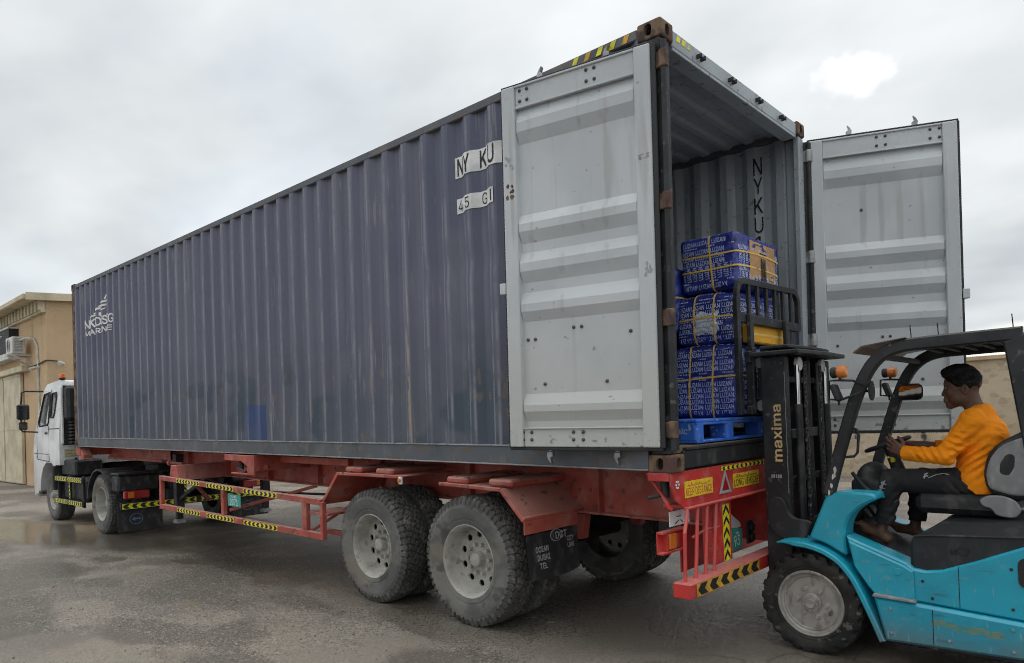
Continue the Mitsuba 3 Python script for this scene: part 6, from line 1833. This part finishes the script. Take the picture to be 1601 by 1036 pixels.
def head_sdf(p):
    Y = 1.45
    q = p.copy(); q[:, 1] = Y - np.abs(q[:, 1] - Y)      # the two halves of a face
    d = ell(p, (1.370, Y, 1.806), (.108, .076, .090))
    d = smin(d, ell(p, (1.332, Y, 1.752), (.060, .060, .088)), .035)
    d = smin(d, cone(p, (1.372, Y, 1.708), (1.300, Y, 1.660), .050, .030), .03)
    d = smin(d, ell(q, (1.350, Y - .045, 1.695), (.042, .022, .030)), .03)
    d = smin(d, ell(p, (1.285, Y, 1.650), (.019, .022, .019)), .018)
    d = smin(d, ell(q, (1.282, Y - .024, 1.792), (.016, .026, .011)), .014)
    d = smin(d, ell(q, (1.296, Y - .040, 1.742), (.020, .018, .018)), .02)
    d = np.maximum(d, -ell(q, (1.259, Y - .033, 1.770), (.020, .020, .013)) - .002) if False else d
    k = ell(q, (1.262, Y - .034, 1.768), (.016, .019, .012)); d = -smin(-d, k, .012)
    d = smin(d, cone(p, (1.272, Y, 1.776), (1.252, Y, 1.727), .0085, .0125), .012)
    d = smin(d, ell(q, (1.264, Y - .012, 1.722), (.012, .009, .008)), .008)
    d = smin(d, cone(p, (1.272, Y, 1.722), (1.268, Y, 1.680), .013, .014), .012)
    d = smin(d, ell(p, (1.264, Y, 1.692), (.012, .022, .0075)), .008)
    d = smin(d, ell(p, (1.268, Y, 1.677), (.012, .020, .0075)), .008)
    e = ell(q, (1.392, Y - .078, 1.752), (.021, .010, .033))
    e = np.maximum(e, -ell(q, (1.388, Y - .090, 1.756), (.013, .012, .022)))
    d = smin(d, e, .006)
    d = smin(d, cone(p, (1.400, Y, 1.715), (1.452, Y, 1.55), .054, .060), .03)
    d = smin(d, cone(p, (1.452, Y, 1.56), (1.47, Y, 1.35), .060, .075), .03)
    return d


def bone(p, *js, k=.012):
    d = None
    for a, b, ra, rb in js:
        c = cone(p, a, b, ra, rb)
        d = c if d is None else smin(d, c, k)
    return d


def chain(*pts):
    return [(pts[i][0], pts[i + 1][0], pts[i][1], pts[i + 1][1]) for i in range(len(pts) - 1)]


# hands: palm, four fingers of unequal length bent round the wheel rim, thumb from the side of the palm
def hand(wrist, palm_dir, side_dir, curl_dir, elbow, bends, thumb_side, sweep):
    """palm_dir: wrist to knuckles; side_dir: across the knuckles (index first); curl_dir: the way the fingers close."""
    w = np.array(wrist); u = np.array(palm_dir, float); u /= np.linalg.norm(u)
    s = np.array(side_dir, float); s -= u * (s @ u); s /= np.linalg.norm(s)
    c = np.array(curl_dir, float); c -= u * (c @ u) + s * (c @ s); c /= np.linalg.norm(c)
    parts = [chain((np.array(elbow), .042), (w * .62 + np.array(elbow) * .38, .034), (w, .026))]
    kn = []
    lens = ((.040, .025, .020), (.044, .028, .021), (.041, .026, .020), (.032, .021, .018))
    for q in range(4):
        off = (1.5 - q) * .0205
        base = w + u * (.083 - .006 * abs(q - 1.2)) + s * off
        parts.append(chain((w + u * .012 + s * off * .62, .0165), (base, .0125)))
        a = base; ang = bends[q][0]
        pts = [(base, .0108)]
        for L_, extra, r_ in zip(lens[q], (0, bends[q][1], bends[q][2]), (.0098, .0090, .0078)):
            ang += extra
            d_ = u * math.cos(ang) + c * math.sin(ang) + s * (sweep * (1.5 - q) * .12)
            d_ /= np.linalg.norm(d_)
            a = a + d_ * L_; pts.append((a, r_))
        kn.append(chain(*pts))
    tb = w + u * .022 + s * .024 * thumb_side
    t1 = tb + (u * .6 + s * .75 * thumb_side + c * .25) / 1.0 * .040
    t2 = t1 + (u * .9 + s * .30 * thumb_side + c * .35) / 1.02 * .030
    t3 = t2 + (u * .9 + s * .0 + c * .45) / 1.0 * .024
    kn.append(chain((tb, .0150), (t1, .0120), (t2, .0105), (t3, .0085)))

    def f(p):
        d = None
        for js in parts:
            e = bone(p, *js, k=.012)
            d = e if d is None else smin(d, e, .014)
        for js in kn:
            d = smin(d, bone(p, *js, k=.004), .005)
        return d
    ends = np.array([x for js in parts + kn for j in js for x in (j[0], j[1])])
    return f, ends


NEAR_W, FAR_W = (1.040, 1.285, 1.342), (.995, 1.610, 1.385)
hn, en = hand(NEAR_W, (-.82, .03, .56), (.35, -.10, .93), (-.25, .90, -.30), (1.290, 1.235, 1.328), ((.10, .35, .35), (.18, .45, .45), (.30, .55, .55), (.42, .65, .6)), 1, 1.0)
hf, ef = hand(FAR_W, (-.95, -.15, .10), (.05, -.9, .35), (-.15, -.25, -.95), (1.235, 1.685, 1.350), ((.35, .7, .7), (.40, .8, .8), (.45, .85, .8), (.5, .9, .8)), 1, .5)

KN, AN = np.array([.945, 1.275, 1.160]), np.array([.880, 1.275, .815])
KF, AF = np.array([1.045, 1.62, 1.135]), np.array([1.005, 1.63, .800])


def leg_sdf(K, A, toe):
    K, A, toe = map(np.array, (K, A, toe))
    heel = A + [.035, 0, -.055]
    js = chain((K, .055), (K * .62 + A * .38 + [.018, 0, 0], .052), (K * .25 + A * .75, .036), (A, .033))

    def f(p):
        d = bone(p, *js, k=.03)
        d = smin(d, cone(p, heel, heel, .030, .030), .03)
        d = smin(d, cone(p, A + [-.01, 0, -.02], toe * .55 + A * .45 + [0, 0, -.035], .032, .026), .03)
        d = smin(d, cone(p, heel, toe + [.06, 0, -.012], .026, .024), .025)
        for q in range(5):
            b = toe + [.055 - .004 * q, (q - 2) * .016, -.008]
            d = smin(d, cone(p, b, toe + [.004 * q * q * .6, (q - 2) * .017, -.004], .0125 if q == 0 else .0105, .0125 if q == 0 else .0088), .006)
        return d
    return f, np.vstack([K, A, toe, heel])


TN = np.array([.690, 1.275, .862]); TF = np.array([.80, 1.64, .812])
ln, eln = leg_sdf(KN, AN, TN)
lf, elf = leg_sdf(KF, AF, TF)


def mesh_of(f, pts, pad, step):
    return surface_nets(f, pts.min(0) - pad, pts.max(0) + pad, step)


def core_sdf(p):
    """The trunk and the limbs that the clothes hide, joining head, hands and feet."""
    d = cone(p, (1.47, 1.45, 1.42), (1.42, 1.45, 1.15), .085, .085)
    for s, e in (((1.435, 1.30, 1.535), (1.290, 1.235, 1.328)), ((1.435, 1.60, 1.535), (1.235, 1.685, 1.350))):
        d = smin(d, cone(p, (1.46, 1.45, 1.50), s, .05, .04), .03)
        d = smin(d, cone(p, s, e, .040, .034), .02)
    for K, hy in ((KN, 1.36), (KF, 1.54)):
        d = smin(d, cone(p, (1.43, hy, 1.14), K, .072, .050), .03)
    return d


body = cat(mesh_of(head_sdf, np.array([(1.24, 1.36, 1.36), (1.49, 1.54, 1.90)]), .03, .0042), mesh_of(hn, en, .05, .0036), mesh_of(hf, ef, .05, .0036), mesh_of(ln, eln, .07, .006), mesh_of(lf, elf, .07, .006),
           mesh_of(core_sdf, np.array([(.90, 1.20, 1.06), (1.60, 1.72, 1.60)]), .09, .013))
bk3 = dv.part('body', body, 'skin', smooth=True)
for s in (-1, 1):
    e_ = dv.part('eye', trimesh.creation.icosphere(2, .0090).apply_translation((1.2745, 1.45 + s * .033, 1.768)), 'eye_white', smooth=True, up=bk3)
    dv.part('iris', trimesh.creation.icosphere(2, .0060).apply_translation((1.2695, 1.45 + s * .0345, 1.767)), 'ink_black', smooth=True, up=bk3)
    dv.part('eyebrow', tube([(1.277, 1.45 + s * .016, 1.792), (1.274, 1.45 + s * .032, 1.796), (1.289, 1.45 + s * .050, 1.790)], [.003, .0045, .002], 6), 'ink_black', up=bk3)


def hair_sdf(p):
    Y = 1.45
    d = ell(p, (1.368, Y, 1.814), (.110, .083, .099))
    d = smin(d, ell(p, (1.296, Y, 1.872), (.052, .060, .036)), .03)
    d = smin(d, ell(p, (1.35, Y, 1.885), (.06, .065, .036)), .03)
    line = 1.842 - .85 * (p[:, 0] - 1.256)                              # hairline from the forehead down to the sideburn
    front = np.maximum(line - p[:, 2], p[:, 0] - 1.352)
    front = np.minimum(line - p[:, 2], 1.358 - p[:, 0])
    d = np.maximum(d, front)
    side = np.minimum(np.minimum(1.412 - p[:, 0], p[:, 0] - 1.352), 1.768 - p[:, 2])
    d = np.maximum(d, side)
    d = np.maximum(d, 1.722 - .10 * (p[:, 0] - 1.41) - p[:, 2])
    return d + .009 * (meshkit.fbm(p * np.array([48, 70, 42]), 3, 3) - .5)


dv.part('hair', mesh_of(hair_sdf, np.array([(1.24, 1.35, 1.68), (1.50, 1.55, 1.93)]), .01, .0045), 'hair', smooth=True)


def torso(p):
    q = p * np.array([1, .70, 1])
    d = cone(q, (1.435, 1.45 * .70, 1.12), (1.448, 1.45 * .70, 1.29), .150, .126)
    d = smin(d, cone(q, (1.445, 1.45 * .70, 1.29), (1.466, 1.45 * .70, 1.455), .124, .136), .03)
    d = smin(d, cone(q, (1.472, 1.45 * .70, 1.455), (1.462, 1.45 * .70, 1.575), .130, .080), .03)
    return d


def wrinkle(p, s):
    return .010 * (meshkit.fbm(p * s, 3, 17) - .5)


def shirt_sdf(p):
    d = torso(p)
    for s, e, w in (((1.438, 1.280, 1.552), (1.290, 1.235, 1.328), NEAR_W), ((1.438, 1.620, 1.552), (1.235, 1.685, 1.350), FAR_W)):
        s, e, w = map(np.array, (s, e, w))
        d = smin(d, cone(p, (1.462, 1.45, 1.585), s, .060, .066), .04)
        d = smin(d, cone(p, s, e, .071, .057), .025)
        end = w + (e - w) * (-.03 if w[1] < 1.45 else .62)
        fo = cone(p, e, end, .056, .051)
        ax = (end - e) / np.linalg.norm(end - e)
        fo = np.maximum(fo, (p - end) @ ax)
        d = smin(d, fo, .022)
    d = np.maximum(d, -cone(p, (1.425, 1.45, 1.645), (1.36, 1.45, 1.80), .066, .075))
    hem = 1.072 + .25 * (p[:, 0] - 1.40)
    hem = np.clip(1.200 - .75 * (p[:, 0] - 1.30), 1.088, 1.200)
    d = np.maximum(d, hem - p[:, 2])
    # sleeve and flank folds: ridges running across the arm and drawn to the armpit
    a = np.exp(-((p[:, 0] - 1.20) / .10) ** 2 - ((p[:, 2] - 1.34) / .06) ** 2)
    d = d + .0085 * a * np.sin((p[:, 0] + .6 * p[:, 2]) * 125 + 3 * meshkit.noise(p * 9.0))
    b = np.exp(-((p[:, 0] - 1.41) / .10) ** 2 - ((p[:, 2] - 1.33) / .15) ** 2)
    d = d + .0095 * b * np.sin((p[:, 2] * 1.3 - p[:, 0]) * 85 + 4 * meshkit.noise(p * 8.0))
    e = np.exp(-((p[:, 0] - 1.36) / .05) ** 2 - ((p[:, 2] - 1.42) / .08) ** 2)
    d = d + .0070 * e * np.sin((p[:, 2] + p[:, 0] * .4) * 140)
    return d + wrinkle(p, np.array([16, 16, 16]))


dv.part('shirt', mesh_of(shirt_sdf, np.array([(1.02, 1.17, 1.05), (1.62, 1.75, 1.67)]), .03, .0085), 'shirt_orange', smooth=True)


def trouser_sdf(p):
    q = p * np.array([1, .72, 1])
    d = cone(q, (1.435, 1.45 * .72, 1.135), (1.43, 1.45 * .72, 1.150), .100, .092)
    for K, A, hy in ((KN, AN, 1.345), (KF, AF, 1.555)):
        hip = np.array([1.425, hy, 1.145])
        d = smin(d, cone(p, hip, K + [.03, 0, .0], .098, .076), .04)
        end = K + (A - K) * .86
        sh = cone(p, K + [.012, 0, 0], end + [.01, 0, 0], .076, .056)
        ax = (end - K) / np.linalg.norm(end - K)
        sh = np.maximum(sh, (p - end) @ ax)
        d = smin(d, sh, .03)
    a = np.exp(-((p[:, 0] - 1.36) / .10) ** 2)
    d = d + .006 * a * np.sin((p[:, 0] * 1.2 + p[:, 2]) * 95)
    b = np.exp(-((p[:, 0] - .97) / .07) ** 2)
    g = np.exp(-((p[:, 2] - .93) / .07) ** 2)
    d = d + .003 * g * np.sin((p[:, 2] + .3 * p[:, 0]) * 110)
    d = d + .005 * b * np.sin((p[:, 0] - .8 * p[:, 2]) * 120)
    waist = np.clip(1.200 - .75 * (p[:, 0] - 1.30), 1.088, 1.200) + .022
    d = np.maximum(d, np.where(p[:, 0] > 1.36, p[:, 2] - waist, -1))
    return d + wrinkle(p, np.array([13, 13, 13]))


tk_ = dv.part('trousers', mesh_of(trouser_sdf, np.array([(.82, 1.19, .84), (1.57, 1.72, 1.28)]), .03, .0095), 'trousers', smooth=True)

# white marks at the knee hem, the pocket and the thigh
from scipy.spatial import cKDTree
tv = mesh_of(trouser_sdf, np.array([(.82, 1.19, .84), (1.57, 1.72, 1.28)]), .03, .0095).vertices
tv = tv[tv[:, 1] < 1.40]
tree_ = cKDTree(tv[:, [0, 2]])


def on_thigh(shape):
    m = extr(shape, .0006)
    x, z = m.vertices[:, 0], m.vertices[:, 1]
    dd, ii = tree_.query(np.c_[x, z], k=12)
    y = tv[ii, 1].min(1) - .003 - m.vertices[:, 2]
    m.vertices = np.c_[x, y, z]
    m.faces = m.faces[:, ::-1]
    return m


for q in range(4):
    zc = 1.145 - .027 * q
    dv.part('knee_mark', on_thigh(Polygon([(.905 - .012 * q, zc + .004), (.940 - .012 * q, zc + .020), (.932 - .012 * q, zc - .002), (.950 - .012 * q, zc - .012), (.908 - .012 * q, zc - .014)]).buffer(0)), 'ink_faded', up=tk_)
dv.part('thigh_mark', on_thigh(union_all([stroke([(1.165, 1.205), (1.185, 1.215)], .004), stroke([(1.160, 1.190), (1.188, 1.200)], .004), stroke([(1.168, 1.180), (1.172, 1.212)], .003)])), 'ink_faded', up=tk_)
dv.part('pocket_seam', on_thigh(stroke([(1.19 + .115 * t, 1.185 + .028 * math.sin(t * 2.2)) for t in np.linspace(0, 1, 9)], .0022)), 'ink_faded', up=tk_)
